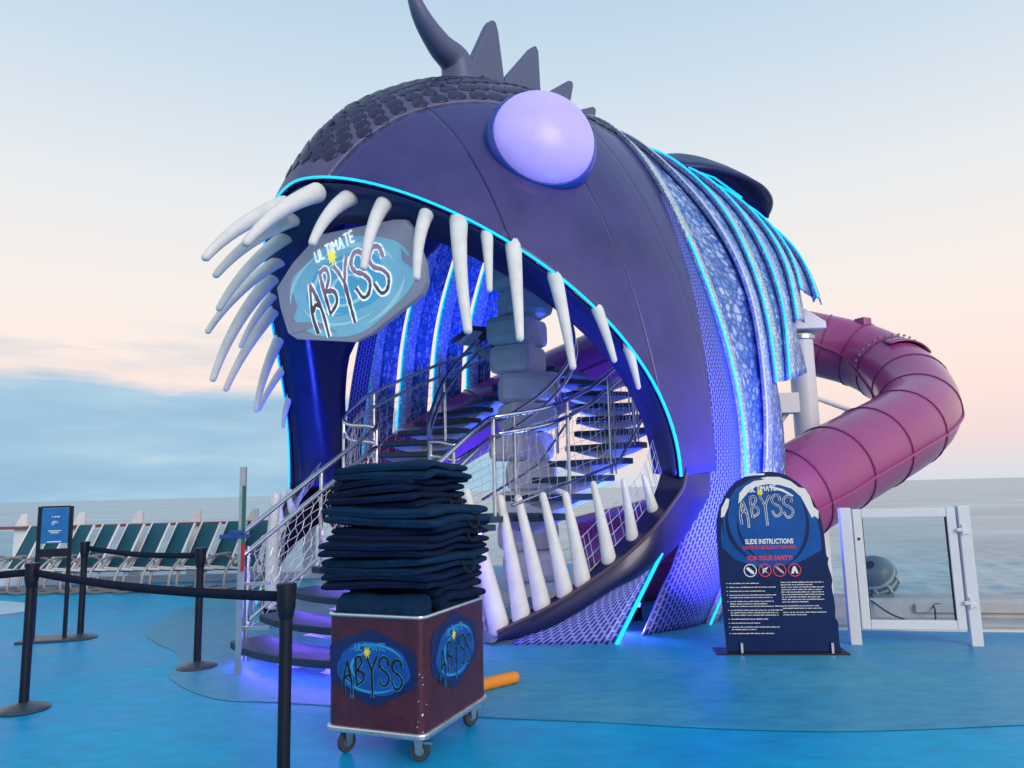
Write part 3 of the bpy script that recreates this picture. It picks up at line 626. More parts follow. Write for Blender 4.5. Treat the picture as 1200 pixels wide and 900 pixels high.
for sg, k, (tab, aend, wf, wb_, nstart) in [(1, k, r_) for k, r_ in enumerate(RIBS)] + [(-1, k, r_) for k, r_ in enumerate(FARR)]:
    f = lambda a: interp(a, *tab)
    g = lambda a: sum(f(a + d_) for d_ in (-6, -3, 0, 3, 6)) / 5 if a < 90 else f(a)
    a0 = 3.0; ang = lambda u: a0 + (aend - a0) * u
    ln = R(aend) * 3.2; nn = 56
    if sg > 0 and k < 6:
        nx_ = RIBS[k + 1][0]
        tail = lambda a: max(g(a) + wf + .12, interp(a, *nx_) + .26)
    else: tail = lambda a: g(a) + wf + wb_
    b = MB(); b.grid(lambda u, v: WS(g(ang(u)) + wf * v, sg * ang(u), .10 - .03 * v), nn, 3, ln, wf); b.build('rib_band', 'rib_light' if k in (0, 2, 4) and sg > 0 else 'rib_lav', fish, smooth=True, solid=.02)
    b = MB(); b.grid(lambda u, v: WS((g(ang(u)) + wf) * (1 - v) + tail(ang(u)) * v, sg * ang(u), .055 - (.075 if sg > 0 else .12) * v), nn, 3, ln, .6); b.build('rib_panel', 'rib_blue', fish, smooth=True, solid=.02)
    b = MB(); b.grid(lambda u, v: WS(g(ang(u)) + .01 + .12 * v, sg * ang(u), .08 - .10 * v), nn, 2, ln, .3); b.build('rib_return', 'rib_lav', fish, smooth=True, solid=.015)
    us = [u / 60 for u in range(61) if ang(u / 60) >= nstart]
    MB().tube([WS(g(ang(u)) - .012, sg * ang(u), .11 if sg > 0 else .07) for u in us], .0135, 6).build('neon_strip', 'neon', fish, smooth=True)
    if nstart == 97:
        MB().tube([WS(g(ang(u / 60)) - .008, sg * ang(u / 60), .11) for u in range(0, 54)], .012, 6).build('rib_edge', 'white_paint', fish, smooth=True)
# ridge spine beam that carries the ribs
MB().tube([W(s, 0, sec(s)[1] - .12) for s in [2.2 + .3 * i for i in range(15)]], .12, 10).build('spine_beam', 'lip_blue', fish, smooth=True)
# dorsal fin: a thin swept shell over the ridge
FU = [(3.9, 7.0), (4.48, 7.17), (5.02, 7.32), (5.68, 7.34), (6.38, 7.24), (7.05, 6.98), (7.6, 6.66)]
fc = spline([(s, 0, z) for s, z in FU], 6); nf = len(fc) - 1
def finp(u, v):
    p = fc[int(round(u * nf))]; q = 2 * v - 1; wv = max(.03, math.sin(math.pi * min(1, .16 + u * .83))) ** .75
    return W(p.x - .10 * abs(q), q * 1.05 * wv, p.z - .70 * (abs(q) * wv) ** 1.5)
b = MB(); b.grid(finp, nf, 10, 3, 1.5); b.build('dorsal_fin', 'lip_blue', fish, smooth=True, solid=.06)
MB().tube([W(s, .62, z) for s, z in ((3.95, 6.66), (4.6, 6.74), (5.3, 6.72), (6.0, 6.5))], .018, 6).build('neon_strip', 'neon', fish, smooth=True)
# lure stalk and spikes on the ridge
def plate(pts, th, name, m='spike_paint'):
    b = MB(); b.prism([W(s, -th / 2, z) for s, z in pts], W(pts[0][0], th / 2, 0) - W(pts[0][0], -th / 2, 0)); return b.build(name, m, fish, bevel=.025)
stalk = spline([(.42, 0, 6.95), (.30, 0, 7.40), (-.04, 0, 7.52), (-.38, 0, 7.74), (-.58, 0, 8.05), (-.85, 0, 8.75), (-1.5, 0, 9.5), (-2.4, 0, 9.6), (-3.0, 0, 9.1)], 6)
m_ = len(stalk)
lure = MB().tube([W(*p) for p in stalk], [.30 - .24 * min(1, (i / (m_ * .55))) ** .8 for i in range(m_)], 12).build('lure_stalk', 'spike_paint', fish, smooth=True)
MB().lathe([(.02, -.22), (.14, -.16), (.2, 0), (.14, .16), (.02, .22)], W(-3.02, 0, 8.95), 16).build('lure_bulb', 'eye', lure, smooth=True)
plate([(.34, 6.9), (.60, 7.62), (.93, 8.30), (1.0, 8.40), (1.08, 8.40), (1.13, 8.25), (1.22, 7.60), (1.26, 6.9)], .14, 'spike')
plate([(1.24, 6.9), (1.26, 7.56), (1.84, 8.30), (1.92, 8.36), (1.97, 8.28), (1.99, 7.60), (2.02, 6.9)], .14, 'spike')
plate([(1.98, 6.9), (2.02, 7.55), (2.58, 7.98), (2.66, 8.0), (2.68, 7.92), (2.58, 7.5), (2.62, 6.9)], .14, 'spike')
plate([(2.66, 6.8), (2.72, 7.5), (3.10, 7.68), (3.16, 7.64), (3.1, 7.35), (3.12, 6.8)], .14, 'spike')
for i in range(3):
    MB().lathe([(.0, -.01), (.03, -.01), (.03, .02), (.0, .02)], W(.62 + .07 * i, .09, 7.25 + .05 * i), 8, Matrix.Rotation(R(90), 3, 'X')).build('bolt', 'ink_black', fish)

# lamps on the deck inside and beside the fish
def floodlight(loc, aim, col, watt, size, label, spot=None):
    t = thing('floodlight', loc, label, 'floodlight', 'blue floodlights on the deck')
    b = MB(); b.box(Vector(loc) + Vector((0, 0, .03)), (.2, .12, .06)); b.build('bracket', 'black_powder', t)
    dirv = (Vector(aim) - Vector(loc)).normalized(); q = dirv.to_track_quat('Z', 'Y').to_matrix()
    b = MB(); b.box(Vector(loc) + Vector((0, 0, .12)) , (.22, .16, .09), rot=q); hs = b.build('housing', 'black_powder', t, bevel=.01)
    b = MB(); b.box(Vector(loc) + Vector((0, 0, .12)) + dirv * .047, (.19, .13, .008), rot=q); b.build('lens', 'lamp_lens', hs)
    ld = D.lights.new('floodlight_lamp', 'AREA'); ld.energy = watt; ld.color = col; ld.size = size; ld.spread = R(95)
    lo = D.objects.new('floodlight_lamp', ld); COL.objects.link(lo); lo.parent = t
    lo.location = Vector((0, 0, .12)) + dirv * .08; lo.rotation_euler = (-dirv).to_track_quat('Z', 'Y').to_euler()
BLUE = (0.05, 0.10, 1.0); VIO = (0.22, 0.14, 1.0)
floodlight(W(1.6, -1.9, 0), W(2.6, -2.6, 5), BLUE, 90, .3, 'blue floodlight on deck inside the fish by the far ribs')
floodlight(W(2.9, .3, 0), W(2.4, -.2, 6), BLUE, 80, .3, 'blue floodlight on deck inside the fish behind the stair column')
floodlight(W(.1, -1.7, 0), W(-.6, -2.2, 5), BLUE, 34, .3, 'blue floodlight on deck inside the fish below the far cheek')
floodlight(W(.6, 2.3, 0), W(-.3, 2.6, 4.5), BLUE, 60, .3, 'blue floodlight on deck inside the fish below the near cheek')
floodlight(Vector((2.02, 6.93, 0)), W(1.2, 3.2, 1.3), VIO, 42, .25, 'blue floodlight on deck washing the perforated gill panel')
floodlight(W(-.25, 2.35, 0), W(-.5, 3.4, .0), VIO, 9, .2, 'blue floodlight on deck under the lower jaw edge')
floodlight(Vector((2.45, 7.0, 0)), W(2.6, 2.8, 4.2), (0.08, .16, 1.0), 60, .25, 'blue floodlight on deck behind the instruction board lighting the ribs')

# ------------------------------------------------------------------ logo lettering
LET = {'A': [[(.06, -.28), (0, .25), (.17, 1.0)], [(.17, 1.0), (.34, .52), (.43, .12), (.46, -.46)], [(.04, .30), (.20, .44), (.36, .36)]],
       'B': [[(.02, 1.0), (.04, .5), (.10, -.08)], [(.02, 1.0), (.28, 1.04), (.34, .80), (.10, .50)], [(.10, .50), (.42, .42), (.44, .14), (.10, -.08)]],
       'Y': [[(0, 1.0), (.15, .78), (.29, .46)], [(.58, 1.08), (.42, .80), (.29, .46)], [(.29, .46), (.31, 0), (.34, -.55)]],
       'S': [[(.52, .72), (.46, .98), (.22, 1.04), (.02, .82), (.12, .60), (.38, .46), (.55, .24), (.42, -.02), (.18, -.06), (0, .22)]]}
BLK = {'U': [[(0, 1), (0, 0), (.6, 0), (.6, 1)]], 'L': [[(0, 1), (0, 0), (.55, 0)]], 'T': [[(0, 1), (.7, 1)], [(.35, 1), (.35, -.1)]], 'I': [[(.0, 1), (.0, 0)]],
       'M': [[(0, -.05), (0, 1), (.35, .45), (.7, 1), (.7, 0)]], 'A': [[(0, 0), (.3, 1), (.62, -.12)], [(.12, .4), (.5, .4)]], 'E': [[(.55, 1), (0, 1), (0, 0), (.6, 0)], [(0, .5), (.5, .5)]]}
def ribbon(mb, pts, w, org, X, Y, Z, h, taper=False, jag=0):
    P = [Vector((x, y, 0)) for x, y in pts]; n = len(P); vs = []
    for i in range(n):
        t = (P[min(n - 1, i + 1)] - P[max(0, i - 1)]).normalized(); nn = Vector((-t.y, t.x, 0)); ww = w * (1 - .35 * (i / (n - 1)) ** 2 if taper else 1) * (1 + jag * random.uniform(-1, 1))
        for q in (P[i] + nn * ww / 2, P[i] - nn * ww / 2): vs.append(org + X * q.x + Y * q.y + Z * h)
    mb.add(vs, [(2 * i, 2 * i + 1, 2 * i + 3, 2 * i + 2) for i in range(n - 1)])
def logo(parent, org, X, Y, Z, width, col_out, col_in, col_small, h0, wout=.17, win=.085, star='yellow_ink'):
    """lettering in two lines; org is the middle of the big word, X/Y unit axes, Z outward"""
    u = width / 3.15; xs = 0; big = []
    for ch, adv, dy in (('A', .62, -.18), ('B', .60, -.03), ('Y', .66, .0), ('S', .68, .02), ('S', .6, -.06)):
        for st in LET[ch]:
            pts = [(p.x, p.y) for p in spline([((xs + x) , y + dy, 0) for x, y in st], 5)]
            big.append([((x - 1.54) * u, (y - .5) * u * 1.12) for x, y in pts])
        xs += adv
    bo, bi = MB(), MB()
    for pts in big:
        ribbon(bo, pts, wout * u, org, X, Y, Z, h0, jag=.12); 
    for pts in big: ribbon(bi, pts, win * u, org, X, Y, Z, h0 + .0015, taper=True, jag=.2)
    bo.build('lettering_outline', col_out, parent); bi.build('lettering', col_in, parent)
    bs = MB(); xs = 0; sw = 0
    for ch in 'ULTIMATE':
        for st in BLK[ch]:
            pts = []
            for (x0, y0), (x1, y1) in zip(st[:-1], st[1:]): pts.append([(x0, y0), (x1, y1)])
            for q in pts: ribbon(bs, [((xs + x) * .255 * u - .92 * u, y * .30 * u + .86 * u + xs * .012 * u) for x, y in q], .062 * u, org, X, Y, Z, h0 + .001)
        xs += {'I': .3, 'M': 1.0}.get(ch, .88)
    bs.build('small_lettering', col_small, parent)
    st = MB(); vs = [org + X * (-.28 * u) + Y * (.80 * u) + Z * (h0 + .003)]
    for i in range(18):
        rr = (.24 if i % 2 else .11) * u * random.uniform(.8, 1.1); vs.append(vs[0] + X * rr * math.cos(i * math.pi / 9) + Y * rr * math.sin(i * math.pi / 9) * 1.15)
    st.add(vs, [(0, i, i % 18 + 1) for i in range(1, 19)]); st.build('glow_star', star, parent)
def flat(parent, name, m, org, X, Y, Z, pts, h):
    b = MB(); b.add([org + X * x + Y * y + Z * h for x, y in pts], [tuple(range(len(pts)))]); return b.build(name, m, parent, fixn=False)
def ring(parent, name, m, org, X, Y, Z, rx, ry, w, h, a0=0, a1=360, dx=0, dy=0):
    b = MB(); n = 40; pts = []
    for i in range(n + 1):
        a = R(a0 + (a1 - a0) * i / n); k = math.sin(math.pi * i / n) if a1 - a0 < 360 else 1
        for q in (1 + w * k / 2, 1 - w * k / 2): pts.append(org + X * (dx + rx * q * math.cos(a)) + Y * (dy + ry * q * math.sin(a)) + Z * h)
    b.add(pts, [(2 * i, 2 * i + 1, 2 * i + 3, 2 * i + 2) for i in range(n)]); return b.build(name, m, parent, fixn=False)
def blob(n, rx, ry, seed, amp=.05, cx=0, cy=0):
    rd = random.Random(seed); ph = [rd.uniform(0, 6.28) for _ in range(4)]
    return [(cx + rx * math.cos(2 * math.pi * i / n) * (1 + amp * math.sin(3 * 2 * math.pi * i / n + ph[0]) + amp * .6 * math.sin(7 * 2 * math.pi * i / n + ph[1])),
             cy + ry * math.sin(2 * math.pi * i / n) * (1 + amp * math.sin(4 * 2 * math.pi * i / n + ph[2]) + amp * .6 * math.sin(6 * 2 * math.pi * i / n + ph[3]))) for i in range(n)]

# sign hanging in the mouth
so_ = W(-1.64, .0, 3.80)
sg_ = thing('hanging_sign', (so_.x, so_.y, 2.9), 'pale blue six sided sign with jagged lettering hanging inside the fish mouth', 'sign')
Xs = (W(-1.62, 1, 3.86) - so_).normalized(); Zs = (Vector((0, 0, 1.45)) - so_).normalized(); Zs = (Zs - Xs * Zs.dot(Xs)); Zs = Vector((Zs.x, Zs.y, -.12)).normalized(); Zs = (Zs - Xs * Zs.dot(Xs)).normalized(); Ys = Zs.cross(Xs)
hexp = [(-1.10, .16), (-.92, .42), (-.40, .74), (.70, .56), (.92, .50), (.98, .38), (1.08, -.06), (1.07, -.36), (1.02, -.46), (.30, -.72), (-.30, -.86), (-.98, -.62), (-1.06, -.50)]
hexp = [(-1.20, .24), (-.84, .46), (-.34, .66), (.84, .50), (.98, .46), (1.05, .34), (1.13, -.06), (1.11, -.26), (1.03, -.36), (.22, -.62), (-.06, -.66), (-1.0, -.44), (-1.14, -.34), (-1.20, -.02)]
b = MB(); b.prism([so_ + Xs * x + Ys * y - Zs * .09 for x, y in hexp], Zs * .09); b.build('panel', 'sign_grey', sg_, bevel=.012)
ell = blob(48, 1.02, .53, 3, .035, -.03, -.03)
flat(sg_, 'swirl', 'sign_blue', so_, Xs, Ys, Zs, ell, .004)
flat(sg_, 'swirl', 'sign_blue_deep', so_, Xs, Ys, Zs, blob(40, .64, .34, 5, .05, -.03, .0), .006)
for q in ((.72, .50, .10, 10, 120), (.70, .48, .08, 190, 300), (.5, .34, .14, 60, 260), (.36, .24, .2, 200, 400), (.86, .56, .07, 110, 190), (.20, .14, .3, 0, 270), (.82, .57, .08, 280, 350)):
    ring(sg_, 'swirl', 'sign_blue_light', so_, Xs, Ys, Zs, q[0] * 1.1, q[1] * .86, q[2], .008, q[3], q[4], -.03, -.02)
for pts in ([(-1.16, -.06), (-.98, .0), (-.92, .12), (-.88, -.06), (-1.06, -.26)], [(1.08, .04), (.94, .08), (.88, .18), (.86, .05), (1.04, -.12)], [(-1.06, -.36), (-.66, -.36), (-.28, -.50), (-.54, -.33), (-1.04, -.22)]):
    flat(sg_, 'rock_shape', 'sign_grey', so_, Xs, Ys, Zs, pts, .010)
Xl = (Xs * math.cos(R(4)) + Ys * math.sin(R(4))); Yl = Zs.cross(Xl)
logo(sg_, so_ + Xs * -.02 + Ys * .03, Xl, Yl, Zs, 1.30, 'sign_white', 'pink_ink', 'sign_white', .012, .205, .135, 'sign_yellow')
for x in (-.55, .55):
    p = so_ + Xs * x + Ys * .50 - Zs * .05
    MB().tube([p, p + Vector((.0, .0, .85)) - Zs * .15], .018, 8).build('hanger', 'steel', sg_, smooth=True)

# ------------------------------------------------------------------ stairs
st = thing('spiral_staircase', (W(-1, .6, 0).x, W(-1, .6, 0).y, 0), 'branching metal staircase with dark treads and steel handrails inside the fish mouth', 'staircase')
def tread(c, dirang, width, depth, z, th=.07, name='tread', arc=0.0):
    """c=(s,v) centre; dirang = direction of travel in the s-v plane"""
    dx, dy = math.cos(dirang), math.sin(dirang); wx, wy = -dy, dx; pts = []
    for k in range(9):
        q = (k / 8 - .5); bow = arc * (1 - (2 * q) ** 2)
        pts.append((c[0] + wx * width * q - dx * (depth / 2 + bow), c[1] + wy * width * q - dy * (depth / 2 + bow)))
    for k in range(9):
        q = (.5 - k / 8); bow = arc * .6 * (1 - (2 * q) ** 2)
        pts.append((c[0] + wx * width * q + dx * (depth / 2 - bow), c[1] + wy * width * q + dy * (depth / 2 - bow)))
    b = MB(); b.prism([W(s, v, z - th) for s, v in pts], (0, 0, th)); o = b.build(name, 'tread', st, bevel=.008)
    return o, pts
EV0, EV1 = .27, 1.84
for k in range(6):
    z = .20 + .185 * k; s = -3.0 + .29 * k
    o, pts = tread((s, (EV0 + EV1) / 2), 0, EV1 - EV0, .36, z, .06, arc=.16 if k < 3 else .08)
    front = [W(pts[i][0] + .13, pts[i][1], z - .070) for i in range(9)]
    MB().tube(front, .012, 5).build('led_strip', 'violet_led', o)
    # white curved pedestal under each step
    for vv in (EV0 + .5, EV1 - .5):
        hgt = .125 if k else .14
        pr = [(-.16, 0), (-.07, .02), (-.045, .06), (-.07, .10), (-.2, hgt), (.2, hgt), (.07, .10), (.045, .06), (.07, .02), (.16, 0)]
        b = MB(); zb = z - .06 - hgt; b.prism([W(s + .04, vv + x, zb + y) for x, y in pr], W(s + .14, vv, 0) - W(s + .04, vv, 0)); b.build('pedestal', 'white_paint', st)
# landing
b = MB(); b.prism([W(s, v, 1.14) for s, v in ((-1.40, -.35), (-1.45, 1.84), (-.80, 1.9), (-.55, .9), (-.75, -.5))], (0, 0, .06)); b.build('landing', 'tread', st, bevel=.01)
b = MB(); b.box(W(-1.05, .8, .57), (.25, 1.2, 1.12), rz=-R(38)); b.build('landing_support', 'white_paint', st)
NF = [(-.66, 1.60, 1.20), (-.12, 1.62, 1.39), (.42, 1.65, 1.59), (.95, 1.62, 1.79), (1.42, 1.58, 1.99), (1.83, 1.42, 2.19), (2.15, 1.17, 2.40), (2.40, .86, 2.61), (2.55, .50, 2.83), (2.60, .10, 3.05), (2.52, -.32, 3.27), (2.30, -.70, 3.48), (1.98, -1.0, 3.7), (1.55, -1.15, 3.9)]
FF = [(-.62, -.30, 1.38), (-.34, -.52, 1.54), (-.10, -.70, 1.69), (.12, -.83, 1.84), (.33, -.92, 2.00), (.52, -1.0, 2.17), (.78, -1.06, 2.34), (1.05, -1.10, 2.5), (1.34, -1.10, 2.67), (1.64, -1.04, 2.84), (1.92, -.88, 3.02), (2.2, -.55, 3.2)]
for F_, wd_, dp in ((NF, 1.05, .40), (FF, 1.0, .34)):
    for i, (s, v, z) in enumerate(F_):
        a = F_[max(0, i - 1)]; c_ = F_[min(len(F_) - 1, i + 1)]
        ang = math.atan2(c_[1] - a[1], c_[0] - a[0]) if i > 2 or F_ is FF else 0.25
        o, pts = tread((s, v), ang, wd_, dp, z)
        dx, dy = math.cos(ang), math.sin(ang)
        # tapered white bracket below the tread towards the column
        b = MB(); w_ = wd_ * .46
        b.prism([W(s - dy * q + dx * .02, v + dx * q + dy * .02, z - .07 - h) for q, h in ((-w_, .0), (w_, .0), (w_ * .7, .05), (0, .13), (-w_ * .7, .05))], W(s + dx * .16, v + dy * .16, 0) - W(s, v, 0)); b.build('tread_bracket', 'white_paint', o)
    # stringer beam under the flight
    MB().tube([W(s, v, z - .24) for s, v, z in F_], .07, 8).build('stringer', 'white_paint', st, smooth=True)
# central column of stacked cast hubs
cb = W(1.5, 0, 0)
b = MB(); b.lathe([(.20, 0), (.20, 5.9)], cb, 20); colm = b.build('column', 'column_grey', st, smooth=True)
for i in range(13):
    z = .40 + i * .415; a = .55 * math.sin(i * 1.9) + .1 * i
    b = MB(); b.box(cb + Vector((.09 * math.cos(a * 2), .09 * math.sin(a * 2), z)), (.84 - .14 * (i % 2), .64, .412), rz=a); b.build('hub', 'column_grey', colm, bevel=.10)
# posts + handrails
def rail(pts, r=.024, per=6, name='handrail', m='steel'):
    P = spline(pts, per); MB().tube([W(*p) for p in P], r, 10, round_end=True).build(name, m, st, smooth=True)
def post(s, v, z0, z1, r=.02, name='post'): MB().tube([W(s, v, z0), W(s, v, z1)], r, 8).build(name, 'steel', st, smooth=True)
lefts = [(-3.12, EV0, 1.10), (-2.5, EV0, 1.50), (-1.9, EV0, 1.88), (-1.45, EV0, 2.16)]
leftl = [(s + .06, v, z - .17) for s, v, z in lefts]
outer = [(-1.45, EV0, 2.16), (-1.36, .05, 2.20), (-1.20, -.45, 2.26), (-.92, -.88, 2.40), (-.45, -1.18, 2.62), (.1, -1.45, 2.86), (.7, -1.62, 3.15), (1.3, -1.66, 3.45), (1.9, -1.5, 3.75), (2.4, -1.1, 4.05)]
rail(lefts); rail(leftl); rail(outer); rail([(s + .04, v, z - .18) for s, v, z in outer])
nears = [(-3.12, EV1, 1.10), (-2.5, EV1, 1.50), (-1.9, EV1, 1.88), (-1.45, EV1 - .05, 2.12), (-1.30, EV1 - .05, 2.17)]
rail(nears); rail([(s + .06, v, z - .17) for s, v, z in nears])
nearo = [(-1.30, EV1 - .05, 2.17), (-.75, 2.05, 2.28), (-.1, 2.12, 2.50), (.5, 2.16, 2.74), (1.1, 2.12, 2.98), (1.65, 2.0, 3.22), (2.2, 1.75, 3.45), (2.8, 1.2, 3.8)]
rail(nearo); rail([(s + .03, v - .02, z - .17) for s, v, z in nearo])
neari = [(-.95, .95, 1.95), (-.55, 1.02, 2.14), (0, 1.08, 2.36), (.6, 1.06, 2.60), (1.1, 1.0, 2.86), (1.5, .92, 3.15), (1.85, .75, 3.5), (2.05, .5, 3.9)]
rail(neari); rail([(s + .03, v, z - .17) for s, v, z in neari])
fari = [(-.75, .42, 2.02), (-.45, .12, 2.16), (-.15, -.15, 2.34), (.15, -.34, 2.62), (.45, -.48, 2.95), (.8, -.55, 3.3), (1.2, -.6, 3.65)]
rail(fari); rail([(s + .03, v - .02, z - .17) for s, v, z in fari])
rail([(-.75, .42, 2.02), (-.85, .68, 2.0), (-.95, .95, 1.95)]); rail([(-.74, .42, 1.85), (-.83, .68, 1.83), (-.93, .95, 1.78)])
# intermediate vertical posts
for s, v, z0, z1 in ((-3.02, EV0, .0, 1.0), (-2.2, EV0, .70, 1.70), (-1.45, EV0, 1.2, 2.16), (-.92, -.88, 1.2, 2.4), (.1, -1.45, 1.8, 2.86), (1.3, -1.66, 2.6, 3.45), (-3.02, EV1, 0, 1.0), (-2.2, EV1, .70, 1.70), (-1.32, EV1 - .05, 1.2, 2.17),
                     (-.4, 2.08, 1.3, 2.40), (.5, 2.16, 1.6, 2.74), (1.35, 2.08, 1.95, 3.1), (2.2, 1.75, 2.3, 3.45), (-.75, .42, 1.2, 2.02), (-.95, .95, 1.2, 1.95), (0, 1.08, 1.4, 2.36), (1.1, 1.0, 1.9, 2.86), (-.1, -.2, 1.6, 2.36), (.5, -.5, 2.1, 3.0)):
    post(s, v, z0, z1)
for s, v, z0, z1 in ((1.2, 2.1, 1.95, 3.0), (1.5, 2.05, 2.0, 3.1), (-1.18, EV1 - .04, 1.2, 2.05), (.65, 2.15, 1.6, 2.7)):
    post(s, v, z0, z1, .009, 'rod')
# diagonal guard bars under the rails
MB().tube([W(-3.0, EV0, .35), W(-1.5, EV0, 1.28)], .016, 8).build('guard_bar', 'steel', st, smooth=True)
MB().tube([W(-1.3, 1.98, 1.30), W(.6, 2.2, 1.72), W(2.0, 1.95, 2.45)], .016, 8).build('guard_bar', 'steel', st, smooth=True)
MB().tube([W(-.5, .98, 1.35), W(.6, 1.04, 1.75), W(1.6, .85, 2.4)], .016, 8).build('guard_bar', 'steel', st, smooth=True)
# wire netting on the sides of the stair
def net(pa, pb, n, rows, name='wire_net', r=.0035):
    b = MB(); A_ = spline(pa, 8); B_ = spline(pb, 8)
    def at(P, u): k = u * (len(P) - 1); i = min(len(P) - 2, int(k)); return P[i].lerp(P[i + 1], k - i)
    for i in range(n + 1):
        u = i / n; jit = .012
        b.tube([W(*(at(A_, u).lerp(at(B_, u), j / rows) + Vector((.015 * (1 if (j + i) % 2 else -1), .012 * math.sin(i * 1.7 + j), 0)))) for j in range(rows + 1)], r, 4, caps=False)
    for j in range(rows + 1):
        b.tube([W(*(at(A_, i / n).lerp(at(B_, i / n), j / rows) + Vector((.015 * (1 if (j + i) % 2 else -1), .012 * math.sin(i * 1.7 + j), 0)))) for i in range(n + 1)], r, 4, caps=False)
    b.build(name, 'wire', st)
net([(-2.95, EV0, .30), (-1.5, EV0, 1.24)], [(-2.95, EV0, 1.02), (-1.5, EV0, 1.94)], 16, 9, r=.0042)
net([(-1.3, 1.96, 1.25), (.5, 2.17, 1.62), (1.8, 1.98, 2.3)], [(-1.3, 1.95, 1.98), (.5, 2.15, 2.55), (1.8, 1.95, 3.1)], 26, 7, r=.0025)
net([(-.95, .95, 1.22), (.4, 1.06, 1.62), (1.4, .92, 2.2)], [(-.95, .95, 1.78), (.4, 1.06, 2.36), (1.4, .92, 2.95)], 20, 7, r=.0025)
net([(-1.2, -.6, 1.22), (-.2, -1.3, 1.6), (1.2, -1.66, 2.5)], [(-1.2, -.45, 2.08), (-.2, -1.32, 2.6), (1.2, -1.66, 3.2)], 20, 6)

# ------------------------------------------------------------------ tube slides
def tube_slide(path, rad, label, seglen=8, name='tube_slide', extras=True):
    P = spline(path, 8); base = P[-1]
    t = thing(name, (base.x, base.y, 0), label, 'tube slide', 'purple tube slides')
    for i in range(0, len(P) - 1, seglen):
        seg = P[i:i + seglen + 1]
        if len(seg) < 2: continue
        if len(seg) == 2: seg = [seg[0], (seg[0] + seg[1]) / 2, seg[1]]
        sgm = MB().tube(seg, rad, 32, caps=False).build('segment', 'tube_purple', t, smooth=True, fixn=False, angle=180)
        # bolted joint flange
        T = (seg[1] - seg[0]).normalized()
        MB().tube([seg[0] - T * .010, seg[0] + T * .014], [rad + .016, rad + .016], 32, caps=True).build('joint_flange', 'tube_seam', sgm, smooth=True, angle=40)
        # longitudinal flanges at both sides
        for sd in (1, -1):
            b = MB(); top, bot = [], []
            for j, p in enumerate(seg):
                tt = (seg[min(len(seg) - 1, j + 1)] - seg[max(0, j - 1)]).normalized(); sdv = tt.cross(Vector((0, 0, 1))).normalized() * sd
                upv = sdv.cross(tt).normalized() * sd; c = p + sdv * rad * math.cos(R(12)) - Vector((0, 0, 1)) * rad * math.sin(R(12)) * 1.0
                top.append((c - sdv * .03 + Vector((0, 0, .018)), c + sdv * .035 + Vector((0, 0, .014)), c + sdv * .035 - Vector((0, 0, .014)), c - sdv * .03 - Vector((0, 0, .018))))
            vs = [q for r_ in top for q in r_]
            b.add(vs, [(4 * j + k, 4 * j + (k + 1) % 4, 4 * j + 4 + (k + 1) % 4, 4 * j + 4 + k) for j in range(len(top) - 1) for k in range(4)])
            b.build('side_flange', 'tube_purple', sgm, smooth=True)
    return t, P
ts, P = tube_slide([(3.9, 14.2, 4.75), (4.9, 14.9, 4.55), (5.75, 15.0, 4.37), (6.35, 14.9, 4.20), (6.90, 14.55, 3.93), (7.17, 14.0, 3.56), (7.16, 13.25, 3.10), (6.85, 12.5, 2.62), (6.22, 11.85, 2.26), (5.41, 11.3, 1.94), (4.60, 10.8, 1.63), (3.83, 10.35, 1.31), (3.0, 10.05, .98), (2.0, 9.95, .70), (.9, 10.1, .45)], .64,
                    'purple tube slide curving out over the sea behind the instruction board')
pk = P[38]; 
b = MB(); b.box((6.95, 14.35, 4.50), (.24, .22, .26), rz=.5); b.build('inspection_box', 'tube_purple', ts, bevel=.02)
Tq = (P[43] - P[42]).normalized()
# overlapping hatch collar on the bend
b = MB(); sdv = Tq.cross(Vector((0, 0, 1))).normalized(); upv = sdv.cross(Tq).normalized()
b.grid(lambda u, v: P[41] + Tq * (-.02 + .26 * v) + (upv * math.cos(R(-10 + 75 * (u - .2))) - sdv * math.sin(R(-10 + 75 * (u - .2)))) * (.665 + .05 * v), 16, 2); b.build('hatch_collar', 'tube_purple', ts, smooth=True, solid=.03)
for i in range(16):
    a = R(-75 + i * 10); p = P[40] + (upv * math.cos(a) - sdv * math.sin(a)) * -.0 + (upv * math.cos(a) + sdv * math.sin(a)) * .69
    b = MB(); b.box(p, (.035, .035, .035)); b.build('bolt', 'tube_seam', ts)
tube_slide([(1.9, 13.9, 3.9), (.6, 13.9, 3.35), (-.6, 13.6, 2.75), (-1.5, 13.2, 2.2), (-2.1, 12.8, 1.75), (-2.4, 12.2, 1.3), (-2.0, 11.6, .9), (-1.0, 11.4, .66)], .6, 'purple tube slide glimpsed behind the stairs through the fish mouth')

# white steel support beside the tail
sp = thing('support_column', (4.95, 12.5, 0), 'white steel support column with struts holding up the purple slide', 'column')
b = MB(); b.lathe([(.205, -1.2), (.205, 3.95)], (4.95, 12.5, 0), 28); b.build('column', 'white_paint', sp, smooth=True)
b = MB(); b.prism([(4.42, 12.2, 4.0), (5.30, 12.2, 4.0), (5.30, 12.2, 4.12), (4.98, 12.2, 4.34), (4.55, 12.2, 4.36), (4.42, 12.2, 4.2)], (0, .62, 0)); b.build('saddle', 'white_paint', sp, bevel=.02)
b = MB(); b.lathe([(.24, 3.86), (.24, 3.92)], (4.95, 12.5, 0), 28); b.build('cap_plate', 'brushed', sp)
b = MB(); b.box((4.45, 12.5, 2.78), (.7, .3, .34)); b.build('cross_beam', 'white_paint', sp, bevel=.01)
MB().tube([(4.1, 12.6, 1.95), (4.85, 12.5, 2.9)], .05, 10).build('strut', 'white_paint', sp, smooth=True)
MB().tube([(4.2, 12.5, 2.25), (4.85, 12.5, 3.0)], .04, 10).build('strut', 'white_paint', sp, smooth=True)
